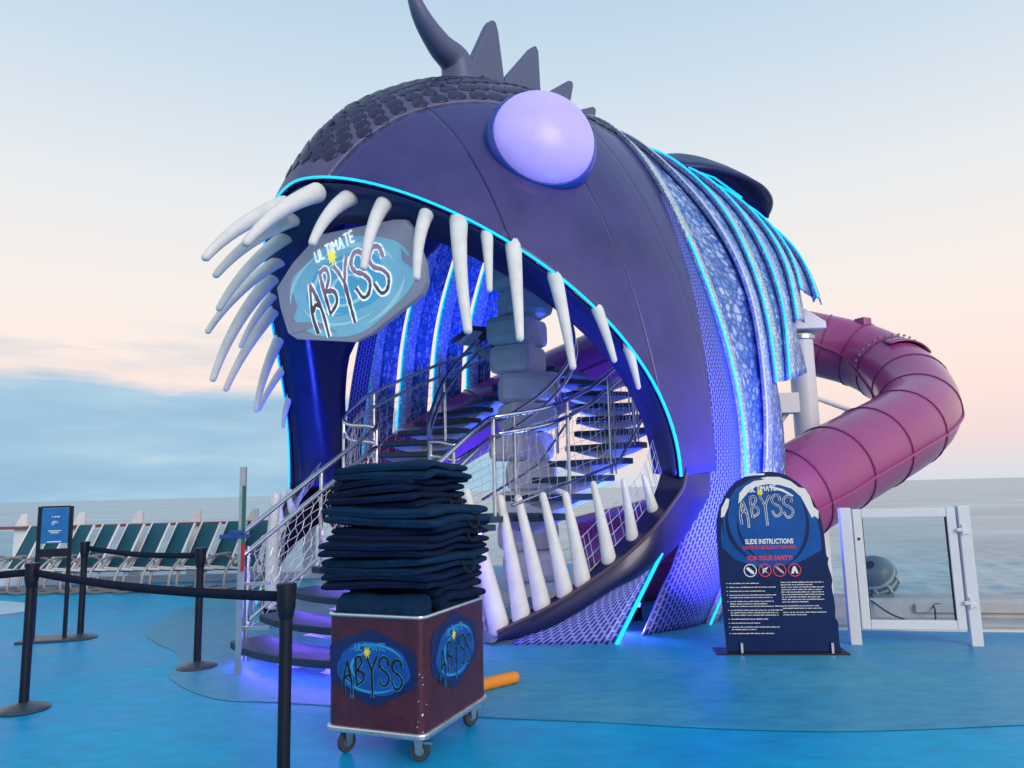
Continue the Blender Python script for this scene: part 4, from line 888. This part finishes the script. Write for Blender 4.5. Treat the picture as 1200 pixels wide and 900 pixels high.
MB().tube([(5.05, 12.5, 2.9), (5.9, 12.3, 2.5)], .04, 10).build('strut', 'white_paint', sp, smooth=True)
MB().tube([(3.9, 12.5, 2.02), (4.9, 12.5, 2.02)], .09, 12).build('pipe', 'white_paint', sp, smooth=True)

# ------------------------------------------------------------------ cart with slide mats
FLc, FRc, BRc = Vector((-1.09, 4.41, 0)), Vector((-.52, 4.18, 0)), Vector((-.18, 4.93, 0))
cx = (FRc - FLc); cw = cx.length; cx.normalize(); cy = Vector((-cx.y, cx.x, 0)); cl_ = (BRc - FRc).dot(cy)
cc = FLc + cx * cw / 2 + cy * cl_ / 2; crz = math.atan2(cx.y, cx.x)
def cart_pt(x, y, z): return cc + cx * x + cy * y + Vector((0, 0, z))
cart = thing('mat_cart', (cc.x, cc.y, 0), 'maroon trolley box with blue emblem stickers and metal trim carrying folded mats', 'trolley')
def rrect(w, l, r, z, n=5):
    pts = []
    for (sx_, sy_, a0) in ((1, 1, 0), (-1, 1, 90), (-1, -1, 180), (1, -1, 270)):
        for i in range(n + 1):
            a = R(a0 + 90 * i / n); pts.append(cart_pt(sx_ * (w / 2 - r) + r * math.cos(a), sy_ * (l / 2 - r) + r * math.sin(a), z))
    return pts
b = MB(); p0 = rrect(cw, cl_, .045, .165); p1 = rrect(cw, cl_, .045, .765); p2 = rrect(cw - .03, cl_ - .03, .03, .765); p3 = rrect(cw - .03, cl_ - .03, .03, .40); n = len(p0)
b.add(p0 + p1 + p2 + p3, [tuple(range(n))[::-1]] + [(a * n + i, a * n + (i + 1) % n, (a + 1) * n + (i + 1) % n, (a + 1) * n + i) for a in range(3) for i in range(n)] + [tuple(3 * n + i for i in range(n))]); b.build('box', 'cart_maroon', cart, smooth=True, angle=50)
b = MB(); p0 = rrect(cw + .03, cl_ + .03, .05, .135); b.prism(p0, (0, 0, .035)); b.build('bottom_trim', 'alu', cart, bevel=.010)
b = MB(); b.tube(rrect(cw + .004, cl_ + .004, .05, .77), .011, 8, closed=True); b.build('top_trim', 'alu', cart, smooth=True)
for sx_, sy_ in ((-1, -1), (1, -1), (1, 1), (-1, 1)):
    base = cart_pt(sx_ * (cw / 2 - .07), sy_ * (cl_ / 2 - .09), 0); ca = crz + .7 + .5 * sx_ * sy_
    wx = Vector((math.cos(ca), math.sin(ca), 0)); ax_ = Vector((-wx.y, wx.x, 0)); rot = ax_.to_track_quat('Z', 'Y').to_matrix()
    b = MB(); b.prism([base + ax_ * .026 + wx * x + Vector((0, 0, z)) for x, z in ((-.03, .135), (.03, .135), (.015, .045), (-.015, .045))], ax_ * .005)
    b.prism([base - ax_ * .031 + wx * x + Vector((0, 0, z)) for x, z in ((-.03, .135), (.03, .135), (.015, .045), (-.015, .045))], ax_ * .005)
    b.box(base + Vector((0, 0, .128)), (.075, .075, .016), rz=ca); b.box(base + wx * .05 + Vector((0, 0, .10)), (.05, .04, .012), rz=ca); cs = b.build('caster', 'brushed', cart)
    w_ = MB().lathe([(.030, -.016), (.052, -.016), (.057, -.008), (.057, .008), (.052, .016), (.030, .016)], base + Vector((0, 0, .057)), 24, rot).build('wheel', 'rubber', cs, smooth=True, angle=40)
    MB().lathe([(.008, -.020), (.026, -.018), (.026, .018), (.008, .020)], base + Vector((0, 0, .057)), 16, rot).build('hub', 'brushed', w_, smooth=True, angle=40)
def emblem(org, X, Y, Z, wdt):
    s_ = wdt / .50
    hexo = [(-.27, .10), (-.22, .13), (-.03, .19), (.02, .19), (.235, .10), (.255, .07), (.265, -.04), (.24, -.09), (.03, -.185), (-.03, -.185), (-.24, -.09), (-.265, -.05)]
    e = MB(); e.prism([org + X * x * s_ + Y * y * s_ - Z * .0005 for x, y in hexo], Z * .0025); ep = e.build('emblem', 'sticker_navy', cart)
    flat(ep, 'swirl', 'sticker_blue', org, X, Y, Z, [(x * s_, y * s_) for x, y in blob(36, .222, .135, 11, .03)], .004)
    for q in ((.20, .12, .10, 20, 140), (.2, .12, .09, 200, 320), (.13, .08, .14, 80, 250)): ring(ep, 'swirl', 'sticker_cyan', org, X, Y, Z, q[0] * s_, q[1] * s_, q[2], .005, q[3], q[4])
    logo(ep, org - Y * .012 * s_, X, Y, Z, .36 * s_, 'sticker_cyan', 'ink_black', 'sticker_cyan', .0065, .165, .13)
UP = Vector((0, 0, 1))
emblem(cart_pt(-.005, -cl_ / 2 - .001, .49), cx, UP, -cy, .53)
emblem(cart_pt(cw / 2 + .001, -.02, .53), cy, UP, cx, .56)
# scuffs where the paint is knocked off the corner
for i in range(10):
    z = .17 + .33 * random.random() ** 1.6; a = R(random.uniform(-85, -5)); p = cart_pt(cw / 2 - .045 + .0465 * math.cos(a), -cl_ / 2 + .045 + .0465 * math.sin(a), z)
    b = MB(); rr = random.choice((.002, .003, .003, .006)); b.lathe([(0.0005, -.001), (rr, -.001), (rr * .8, .0008), (.0005, .001)], p, 6, Vector((math.cos(a + crz), math.sin(a + crz), 0)).to_track_quat('Z', 'Y').to_matrix()); b.build('scuff', 'white_ink', cart)

# mats: folded fabric pads, each one its own object
def mat_mesh(w, l, h, seed, folds=2):
    """a pad folded double: two or three plump layers with rounded folds"""
    rd = random.Random(seed); b = MB(); ph = [rd.uniform(0, 6.28) for _ in range(8)]
    lay = h / folds; sp_ = lambda q, e: abs(q) ** e * (1 if q >= 0 else -1)
    for k in range(folds):
        dxl, dyl, shr = rd.uniform(-.022, .022), rd.uniform(-.02, .02), rd.uniform(.955, 1.0)
        def sect(u, v, k=k, dxl=dxl, dyl=dyl, shr=shr):
            a = 2 * math.pi * v; c = math.pi * (u - .5)
            ends = max(.0, math.cos(c)) ** .26; y = .5 * l * shr * sp_(math.sin(c), .34)
            x = .5 * w * shr * sp_(math.cos(a), .24) * (.95 + .07 * ends)
            z = .5 * lay * 1.16 * sp_(math.sin(a), .62) * (.04 + .96 * ends)
            z += .009 * math.sin(7 * y / l + 3 * x / w + ph[4] + k) + .006 * math.sin(13 * y / l + ph[5] - 5 * x / w) - .008 * (abs(2 * x / w) ** 4) - .008 * (abs(2 * y / l) ** 4)
            x += .008 * math.sin(5 * y / l + ph[2] + k) + .005 * math.sin(17 * y / l + ph[6]); y += .009 * math.sin(6 * x / w + ph[3] + 2 * k)
            return (x + dxl, y + dyl, lay * (k + .5) + z)
        b.grid(sect, 28, 32)
    return b
mats = []
zs = .60
spec = []
for i in range(11):
    h = random.uniform(.082, .112)
    if i < 8: w_, l_ = random.uniform(.68, .73), random.uniform(.82, .90); dx, dy = random.uniform(-.025, .025) - .01, random.uniform(-.025, .025)
    else: w_, l_ = random.uniform(.60, .64), random.uniform(.64, .70); dx, dy = random.uniform(-.05, -.03), -.05 + random.uniform(-.02, .02); h *= .82
    if i < 3: w_, l_ = cw - .06 + .05 * (i == 2), cl_ - .26 + .04 * (i == 2); dx, dy = 0, .11; h = .105
    spec.append((w_, l_, h, dx, dy))
hts = ['lowest, down inside the box', 'second up, at the rim', 'third up', 'fourth up', 'fifth up', 'sixth up', 'seventh up', 'eighth up, topmost of the wide ones', 'lowest of the three small ones', 'middle of the three small ones', 'topmost of all']
for i, (w_, l_, h, dx, dy) in enumerate(spec):
    b = mat_mesh(w_, l_, h, 20 + i, 2)
    o = b.build('folded_mat', 'mat_cloth_worn' if i % 3 == 1 else 'mat_cloth', None, smooth=True, angle=180)
    p = cart_pt(dx, dy, zs); o.location = p; o.rotation_euler = (random.uniform(-.022, .022), random.uniform(-.022, .022), crz + random.uniform(-.07, .07)); zs += h * .985
    tag(o, 'navy folded mat piled on the trolley, ' + hts[i], 'mat', 'slide mats piled on the trolley')
    if i in (4, 6, 7, 8):
        b = MB(); sx_ = w_ / 2
        lp = spline([(sx_ - .02, .12, h * .5), (sx_ + .03, .14, h * .4), (sx_ + .05, .10, -.02), (sx_ + .03, .05, -.03), (sx_ - .01, .06, h * .4)], 5); b.tube(lp, .006, 6); q = b.build('carry_strap', 'strap', None); q.parent = o
# rolled mat wedged at the front of the trolley
b = MB(); n = 26
def roll(u, v):
    a = 2 * math.pi * v; rr = 1 + .06 * math.sin(2 * a + 1) ; return cart_pt((u - .5) * .52, -cl_ / 2 + .10 + .090 * rr * math.cos(a), .80 + .082 * rr * math.sin(a) + .006 * math.sin(9 * u))
b.grid(roll, 12, n)
for u in (0, 1): b.add([roll(u, v / n) for v in range(n)], [tuple(range(n))])
o = b.build('rolled_mat', 'mat_cloth_worn', None, smooth=True, angle=60); tag(o, 'navy slide mat rolled up and wedged under the pile at the trolley front', 'mat', 'slide mats piled on the trolley')

# orange foam bar lying behind the trolley
b = MB(); pts = spline([(-.55, 5.46, .045), (-.30, 5.66, .045), (-.14, 5.79, .046), (-.04, 5.87, .048)], 5); b.tube(pts, .045, 14, round_end=True)
o = b.build('orange_foam_bar', 'orange', None, smooth=True, angle=60); tag(o, 'short orange foam bar lying on the deck behind the trolley', 'foam bar')

# ------------------------------------------------------------------ queue posts with belts
def stanchion(label, loc, belt_to=None, proto=[None], sag=.03):
    t = thing('queue_post', (loc[0], loc[1], 0), label, 'queue post', 'black queue posts with belts')
    if proto[0] is None:
        bs = MB().lathe([(.165, 0), (.17, .008), (.165, .014), (.12, .03), (.06, .045), (.04, .055), (.0005, .056)], (loc[0], loc[1], 0), 36).build('base', 'base_grey', t, smooth=True, angle=60)
        pl = MB().lathe([(.0315, .04), (.0315, .86)], (loc[0], loc[1], 0), 24).build('pole', 'black_powder', t, smooth=True)
        hd = MB().lathe([(.033, .84), (.040, .87), (.046, .90), (.046, .985), (.050, .985), (.050, 1.008), (.046, 1.012), (.0005, 1.013)], (loc[0], loc[1], 0), 24).build('head', 'black_powder', t, smooth=True, angle=35)
        proto[0] = (bs, pl, hd)
    else:
        for q in proto[0]:
            c = q.copy(); COL.objects.link(c); c.parent = t
    if belt_to:
        a = Vector((loc[0], loc[1], .945)); c_ = Vector((belt_to[0], belt_to[1], .945)); dv = (c_ - a).normalized(); a += dv * .045; c_ -= dv * .045
        b = MB(); b.grid(lambda u, v: a.lerp(c_, u) + Vector((0, 0, -sag * math.sin(math.pi * u) + (v - .5) * .052)), 20, 1); b.build('belt', 'belt', t, solid=.003, fixn=False, smooth=True, offset=0)
SA, SB, SCo, SD, SE = (-3.50, 5.49), (-1.16, 3.84), (-4.66, 8.18), (-2.78, 6.68), (-4.85, 5.62)
stanchion('black queue post beside the trolley at the end of the long belt', SB)
stanchion('black queue post whose belt runs in front to the post beside the trolley', SA, SB)
stanchion('black queue post standing next to the framed blue notice', SCo, SD)
stanchion('black queue post on the edge of the grey painted area by the stairs', SD)
stanchion('black queue post at the outer end of the front belt line', SE, SA)

# framed notice on a stand
nx = Vector((.86, .5, 0)).normalized() if 0 else Vector((.98, .18, 0)).normalized(); ny = Vector((-nx.y, nx.x, 0)); nc = Vector((-4.96, 8.12, 0))
nt_ = thing('notice_stand', nc, 'slim dark metal stand holding a small blue notice by the queue posts', 'notice stand')
for sx_ in (-1, 1): b = MB(); b.box(nc + nx * sx_ * .155 + UP * .70, (.035, .03, 1.39), rz=math.atan2(nx.y, nx.x)); b.build('upright', 'black_powder', nt_)
b = MB(); b.box(nc + UP * .013, (.52, .34, .026), rz=math.atan2(nx.y, nx.x)); b.build('foot_plate', 'base_grey', nt_, bevel=.01)
for z, h in ((1.39, .02), (.905, .085), ): b = MB(); b.box(nc + UP * z, (.28, .028, h), rz=math.atan2(nx.y, nx.x)); b.build('cross_bar', 'black_powder', nt_)
b = MB(); b.box(nc + UP * 1.19, (.272, .012, .375), rz=math.atan2(nx.y, nx.x)); pn = b.build('notice', 'notice_blue', nt_)
o0 = nc + UP * 1.19 - ny * .007
for x, y, w_, h_ in ((.0, .095, .02, .012), (.03, .095, .025, .012), (-.03, .095, .015, .008), (0, -.055, .13, .008), (0.0, -.075, .08, .008), (0, -.17, .14, .010)):
    flat(pn, 'print', 'white_ink', o0, nx, UP, -ny, [(x - w_ / 2, y - h_ / 2), (x + w_ / 2, y - h_ / 2), (x + w_ / 2, y + h_ / 2), (x - w_ / 2, y + h_ / 2)], .001)
ring(pn, 'print', 'white_ink', o0, nx, UP, -ny, .030, .028, .22, .001, -20, 250, 0, .02); ring(pn, 'print', 'white_ink', o0, nx, UP, -ny, .014, .013, .5, .001, 0, 260, 0, .02)

# height gauge by the bottom step
g = thing('height_gauge', (-2.31, 6.37, 0), 'height gauge pole striped green and red beside the bottom step', 'height gauge')
b = MB(); b.box((-2.31, 6.37, .85), (.05, .03, 1.70)); b.build('pole', 'brushed', g)
b = MB(); b.box((-2.292, 6.352, 1.30), (.03, .008, .48)); b.build('green_band', 'gauge_green', g)
b = MB(); b.box((-2.292, 6.352, .945), (.03, .008, .23)); b.build('red_band', 'gauge_red', g)
b = MB(); b.box((-2.36, 6.35, 1.12), (.26, .02, .035)); b.box((-2.34, 6.34, 1.155), (.12, .025, .03)); b.build('measuring_arm', 'gauge_blue', g, bevel=.005)
for z in (.72, .36): b = MB(); b.box((-2.20, 6.42, z), (.26, .03, .028)); b.build('bracket', 'brushed', g)

# ------------------------------------------------------------------ loungers stacked along the rail
lg = thing('sun_lounger', (0, 0, 0), 'x', 'sun lounger', 'teal sling loungers nested along the rail')
Wd = .50
for sx_ in (-1, 1):
    x = sx_ * Wd / 2
    lp = spline([(x, -.30, .025), (x, -.40, .06), (x, -.43, .16), (x, -.38, .36), (x, -.22, .52), (x, .0, .56), (x, .16, .50), (x, .24, .36)], 5)
    MB().tube([(x, .30, .025)] + lp, .021, 8).build('arm_loop', 'chair_alu', lg, smooth=True)
    bk = spline([(x * .98, -.34, .38), (x * .98, .05, .33), (x * .98, .16, .40), (x * .98, .34, .78), (x * .98, .46, 1.04)], 6)
    b = MB(); b.tube(bk, .021, 8); b.build('side_rail', 'white_paint', lg, smooth=True)
MB().tube([(-Wd / 2, -.30, .025), (Wd / 2, -.30, .025)], .015, 8).build('foot_bar', 'chair_alu', lg, smooth=True)
MB().tube([(-Wd / 2, .30, .025), (Wd / 2, .30, .025)], .015, 8).build('foot_bar', 'chair_alu', lg, smooth=True)
b = MB(); sc_ = spline([(0, -.36, .37), (0, -.1, .33), (0, .07, .33)], 6); b.grid(lambda u, v: (lambda p: ((v - .5) * (Wd - .03), p.y, p.z - .02 * math.sin(math.pi * v)))(sc_[int(round(u * (len(sc_) - 1)))]), len(sc_) - 1, 6); b.build('seat_sling', 'sling_teal', lg, smooth=True, solid=.006)
sc2 = spline([(0, .08, .33), (0, .16, .40), (0, .34, .78), (0, .455, 1.03)], 6); b = MB(); b.grid(lambda u, v: (lambda p: ((v - .5) * (Wd - .03), p.y + .03 * math.sin(math.pi * v), p.z))(sc2[int(round(u * (len(sc2) - 1)))]), len(sc2) - 1, 6); b.build('back_sling', 'sling_teal', lg, smooth=True, solid=.006)
for i in range(10):
    o = lg if i == 0 else copy_tree(lg)
    fx = -4.42 - .44 * i; o.location = (fx, 12.05 + (i * .44) * .10, 0); o.rotation_euler.z = R(-33)
    o['label'] = 'teal sling lounger at the end of the row nearest the stairs' if i == 0 else 'teal sling lounger nested in the row along the brown rail'

# ------------------------------------------------------------------ instruction board
bx = Vector((.993, -.11, 0)).normalized(); bn = Vector((bx.y, -bx.x, 0)); bc = Vector((2.25, 6.63, 0))
lean = Vector((0, 0, 1)) - bn * .03; lean.normalize()
bd = thing('instruction_board', bc, 'navy wave shaped instruction board with white and red print on the deck', 'instruction board')
outl = [(-.455, .02), (-.47, .5), (-.475, .98), (-.46, 1.16), (-.40, 1.32), (-.30, 1.45), (-.16, 1.53), (0.0, 1.555), (.14, 1.53), (.27, 1.44), (.36, 1.32), (.42, 1.16), (.44, 1.0), (.445, .82), (.46, .80), (.45, .74), (.475, .62), (.465, .55), (.478, .40), (.47, .30), (.49, .26), (.485, .12), (.495, .02)]
pl = [(p.x, p.y) for p in spline([(x, y, 0) for x, y in outl], 3)]
b = MB(); b.prism([bc + bx * x + lean * y - bn * .02 for x, y in pl], bn * .02); pnl = b.build('panel', 'board_navy', bd)
b = MB(); b.prism([bc + bx * x + bn * y + UP * .001 for x, y in ((-.55, -.2), (-.55, .06), (.55, .06), (.55, -.2))], UP * .016); b.build('foot_plate', 'black_powder', bd, bevel=.004)
for x in (-.33, .42):
    b = MB(); b.box(bc + bx * x + bn * .012 + UP * .05, (.02, .02, .09)); b.build('clamp_bolt', 'brushed', bd)
    b = MB(); b.prism([bc + bx * x - bn * .022, bc + bx * x - bn * .20, bc + bx * x - bn * .022 + lean * .5], bx * .02); b.build('back_brace', 'black_powder', bd)
flat(pnl, 'wave_blue', 'board_blue', bc, bx, lean, bn, [(x * .93, .94 + (y - .94) * .93) for x, y in [(-.47, .90), (-.475, .98), (-.46, 1.16), (-.40, 1.32), (-.30, 1.45), (-.16, 1.53), (0, 1.555), (.14, 1.53), (.27, 1.44), (.36, 1.32), (.42, 1.16), (.44, 1.0), (.44, .86), (.2, .74), (-.1, .70), (-.35, .78)]], .0015)
for q in ((.36, .36, .10, 150, 260), (.33, .40, .09, -70, 30), (.27, .34, .08, 170, 250), (.40, .46, .05, 120, 200)):
    ring(pnl, 'wave_line', 'board_navy', bc, bx, lean, bn, q[0], q[1], q[2], .003, q[3], q[4], -.02, 1.12)
flat(pnl, 'foam', 'foam_cream', bc, bx, lean, bn, [(-.27, 1.28), (-.255, 1.37), (-.20, 1.43), (-.12, 1.475), (-.03, 1.485), (-.06, 1.50), (.0, 1.51), (.10, 1.505), (.19, 1.47), (.26, 1.41), (.31, 1.40), (.35, 1.33), (.37, 1.24), (.41, 1.20), (.405, 1.13), (.37, 1.16), (.35, 1.14), (.31, 1.24), (.27, 1.33), (.20, 1.40), (.10, 1.435), (.0, 1.445), (-.10, 1.43), (-.17, 1.385), (-.22, 1.33)], .0045)
flat(pnl, 'foam', 'foam_cream', bc, bx, lean, bn, [(-.43, 1.16), (-.42, 1.24), (-.37, 1.33), (-.345, 1.32), (-.36, 1.25), (-.40, 1.17)], .0045)
flat(pnl, 'foam', 'foam_cream', bc, bx, lean, bn, [(-.20, 1.515), (-.14, 1.545), (-.02, 1.54), (-.03, 1.525), (-.12, 1.525)], .0045)
flat(pnl, 'foam', 'foam_cream', bc, bx, lean, bn, [(.01, 1.43), (.12, 1.40), (.21, 1.34), (.20, 1.33), (.12, 1.375), (.0, 1.415)], .0045)
logo(pnl, bc + bx * -.035 + lean * 1.255, bx, lean, bn, .46, 'white_ink', 'sticker_navy', 'white_ink', .006, .13, .075)
def text(parent, s, org, X, Y, Z, h, width, m, off=.02):
    cu = D.curves.new('print', 'FONT'); cu.body = s; cu.size = 1.0; cu.offset = off; cu.resolution_u = 3
    ob = D.objects.new('print', cu); COL.objects.link(ob); bpy.context.view_layer.update()
    me = ob.to_mesh(); vs = [v.co.copy() for v in me.vertices]; fs_ = [tuple(p.vertices) for p in me.polygons]; ob.to_mesh_clear()
    D.objects.remove(ob); D.curves.remove(cu)
    x0 = min(v.x for v in vs); x1 = max(v.x for v in vs); y0 = min(v.y for v in vs); y1 = max(v.y for v in vs)
    b = MB(); b.add([org + X * ((v.x - x0) / (x1 - x0) - .5) * width + Y * ((v.y - y0) / (y1 - y0)) * h for v in vs], fs_); return b.build('print', m, parent, fixn=False)
P0 = bc + bn * .005
text(pnl, 'SLIDE INSTRUCTIONS', P0 + bx * -.03 + lean * .925, bx, lean, bn, .045, .41, 'white_ink', .03)
text(pnl, 'CAUTION! USE SLIDE AT OWN RISK.', P0 + bx * -.03 + lean * .882, bx, lean, bn, .030, .46, 'red_ink', .02)
text(pnl, 'FOR YOUR SAFETY!', P0 + bx * -.035 + lean * .785, bx, lean, bn, .040, .38, 'red_ink', .03)
for i, x in enumerate((-.21, -.085, .04, .165)):
    pi = bc + bx * x + lean * .70
    ring(pnl, 'pictogram', 'white_ink' if i == 0 else 'red_ink', pi, bx, lean, bn, .052, .052, .14, .006)
    shapes = [[(-.035, .02), (-.015, .03), (.03, -.01), (.035, -.03), (.01, -.028), (-.02, .0)], [(-.03, .03), (-.005, .015), (.03, .03), (.01, .0), (.03, -.03), (-.005, -.012), (-.02, -.03), (-.018, .004)],
              [(-.035, .025), (-.02, .032), (.034, -.018), (.028, -.032), (-.0, -.012)], [(-.03, -.03), (-.02, .01), (-.005, .035), (.01, .03), (.02, .005), (.032, -.03), (.012, -.028), (.002, -.0), (-.01, -.03)]][i]
    flat(pnl, 'pictogram', 'white_ink', pi, bx, lean, bn, shapes, .006)
    if i in (1, 2): ribbon(bb := MB(), [(-.036, .036), (.036, -.036)], .008, pi, bx, lean, bn, .0075); bb.build('pictogram', 'red_ink', pnl, fixn=False)
# small print: too fine to read, set as word-length strokes
b = MB(); rd = random.Random(4)
def line(x0, x1, y, bullet=False):
    if bullet: flat_pts = [(x0 - .022, y - .003), (x0 - .014, y - .003), (x0 - .014, y + .003), (x0 - .022, y + .003)]; b.add([P0 + bx * x + lean * yy for x, yy in flat_pts], [(0, 1, 2, 3)])
    x = x0
    while x < x1 - .006:
        w_ = min(rd.uniform(.014, .052), x1 - x)
        # letters as a ragged run of tiny stems
        q = x
        while q < x + w_:
            h_ = rd.choice((.0058, .0058, .0085)); b.add([P0 + bx * q + lean * (y - .0042), P0 + bx * (q + .0048) + lean * (y - .0042), P0 + bx * (q + .0048) + lean * (y - .0042 + h_), P0 + bx * q + lean * (y - .0042 + h_)], [(0, 1, 2, 3)]); q += .0062
        x += w_ + .008
yy = .592
for rows in ([-.12], [.02], [-.07], [.02, -.01], [.0, -.06, .09], [.07, .03, .03], [-.06], [-.13], [.03, -.16], [-.01]):
    for k, x1 in enumerate(rows): line(-.40, x1 - .03, yy, k == 0); yy -= .0205
    yy -= .0125
yy = .597
for rows in ([.40, .30, .40, .38, .39, .395, .37, .39, .26], [.34, .36], [.40, .24]):
    for x1 in rows: line(.04, x1, yy); yy -= .0205
    yy -= .0125
b.build('small_print', 'white_ink', pnl, fixn=False)

# ------------------------------------------------------------------ white glass gate
gx = Vector((.981, -.19, 0)).normalized(); gn = Vector((gx.y, -gx.x, 0)); g0 = Vector((3.03, 6.95, 0)); grz = math.atan2(gx.y, gx.x)
gt = thing('deck_gate', g0, 'white framed glass gate standing between two posts by the ship side', 'gate')
b = MB(); b.box(g0 + UP * .605, (.095, .09, 1.21), rz=grz); b.build('post', 'white_paint', gt, bevel=.006)
b = MB(); b.box(g0 + gx * .99 + UP * .605, (.095, .09, 1.21), rz=grz); b.build('post', 'white_paint', gt, bevel=.006)
fr = MB()
for x, w_, z, h in ((.102, .075, .665, 1.06), (.888, .075, .665, 1.06)): fr.box(g0 + gx * x + UP * z, (w_, .055, h), rz=grz)
for z, h in ((1.155, .08), (.175, .08)): fr.box(g0 + gx * .495 + UP * z, (.706, .052, h), rz=grz)
leaf = fr.build('leaf_frame', 'white_paint', gt, bevel=.005)
b = MB(); b.box(g0 + gx * .495 + UP * .665, (.712, .010, .91), rz=grz); b.build('glass_pane', 'glass', leaf)
for x in (.1445, .8455): b = MB(); b.box(g0 + gx * x + UP * .665, (.010, .02, .90), rz=grz); b.build('gasket', 'ink_black', leaf)
for z in (1.0, .37):
    b = MB(); b.box(g0 + gx * .935 + bn * .05 + UP * z, (.05, .02, .03), rz=grz); b.box(g0 + gx * .958 + bn * .05 + UP * z, (.018, .024, .10), rz=grz); b.box(g0 + gx * .985 + bn * .05 + UP * (z - .02), (.04, .02, .035), rz=grz); b.build('hinge', 'white_paint', gt, bevel=.003)
b = MB(); b.lathe([(.0005, 0), (.012, 0), (.012, .008), (.0005, .008)], g0 + gx * .10 + gn * .027 + UP * .93, 12, gn.to_track_quat('Z', 'Y').to_matrix()); b.build('lock', 'black_powder', leaf)

# lamp barrel and its cable beyond the gate
lc = Vector((3.80, 8.05, .25)); lrot = Vector((-.55, -.45, .62)).normalized().to_track_quat('Z', 'Y').to_matrix()
sl_ = thing('search_lamp', lc, 'grey barrel shaped deck lamp on the ledge seen through the gate glass', 'lamp')
cbody = lc + UP * .20
MB().lathe([(.05, .20), (.13, .185), (.175, .12), (.19, .03), (.19, -.05), (.17, -.13), (.10, -.19), (.001, -.20)], cbody, 28, lrot).build('housing', 'canister', sl_, smooth=True, angle=50)
MB().lathe([(.001, .205), (.05, .205), (.05, .19), (.001, .19)], cbody, 20, lrot).build('end_cap', 'black_powder', sl_, smooth=True)
for h in (.06, -.02): MB().lathe([(.188, h - .012), (.2, h - .012), (.2, h + .012), (.188, h + .012)], cbody, 28, lrot).build('band', 'ledge', sl_, smooth=True, angle=40)
for i in range(9):
    a = R(i * 40); p = cbody + lrot @ Vector((.198 * math.cos(a), .198 * math.sin(a), -.02)); b = MB(); b.box(p, (.022, .022, .12), rot=lrot); b.build('fin', 'ledge', sl_)
b = MB(); b.box(lc + UP * .025, (.22, .2, .05)); b.build('mount', 'canister', sl_)
cp = spline([(3.62, 7.98, .262), (3.75, 7.72, .12), (3.95, 7.62, .05), (4.10, 7.60, .04), (4.16, 7.66, .14), (4.22, 7.76, .20), (4.40, 7.72, .17)], 6)
o = MB().tube(cp, .009, 6).build('lamp_cable', 'ink_black', None, smooth=True); tag(o, 'thin black cable drooping over the ledge below the barrel lamp', 'cable')

SC.render.engine = 'CYCLES'
SC.cycles.max_bounces = 6; SC.cycles.transparent_max_bounces = 16
SC.cycles.use_denoising = True
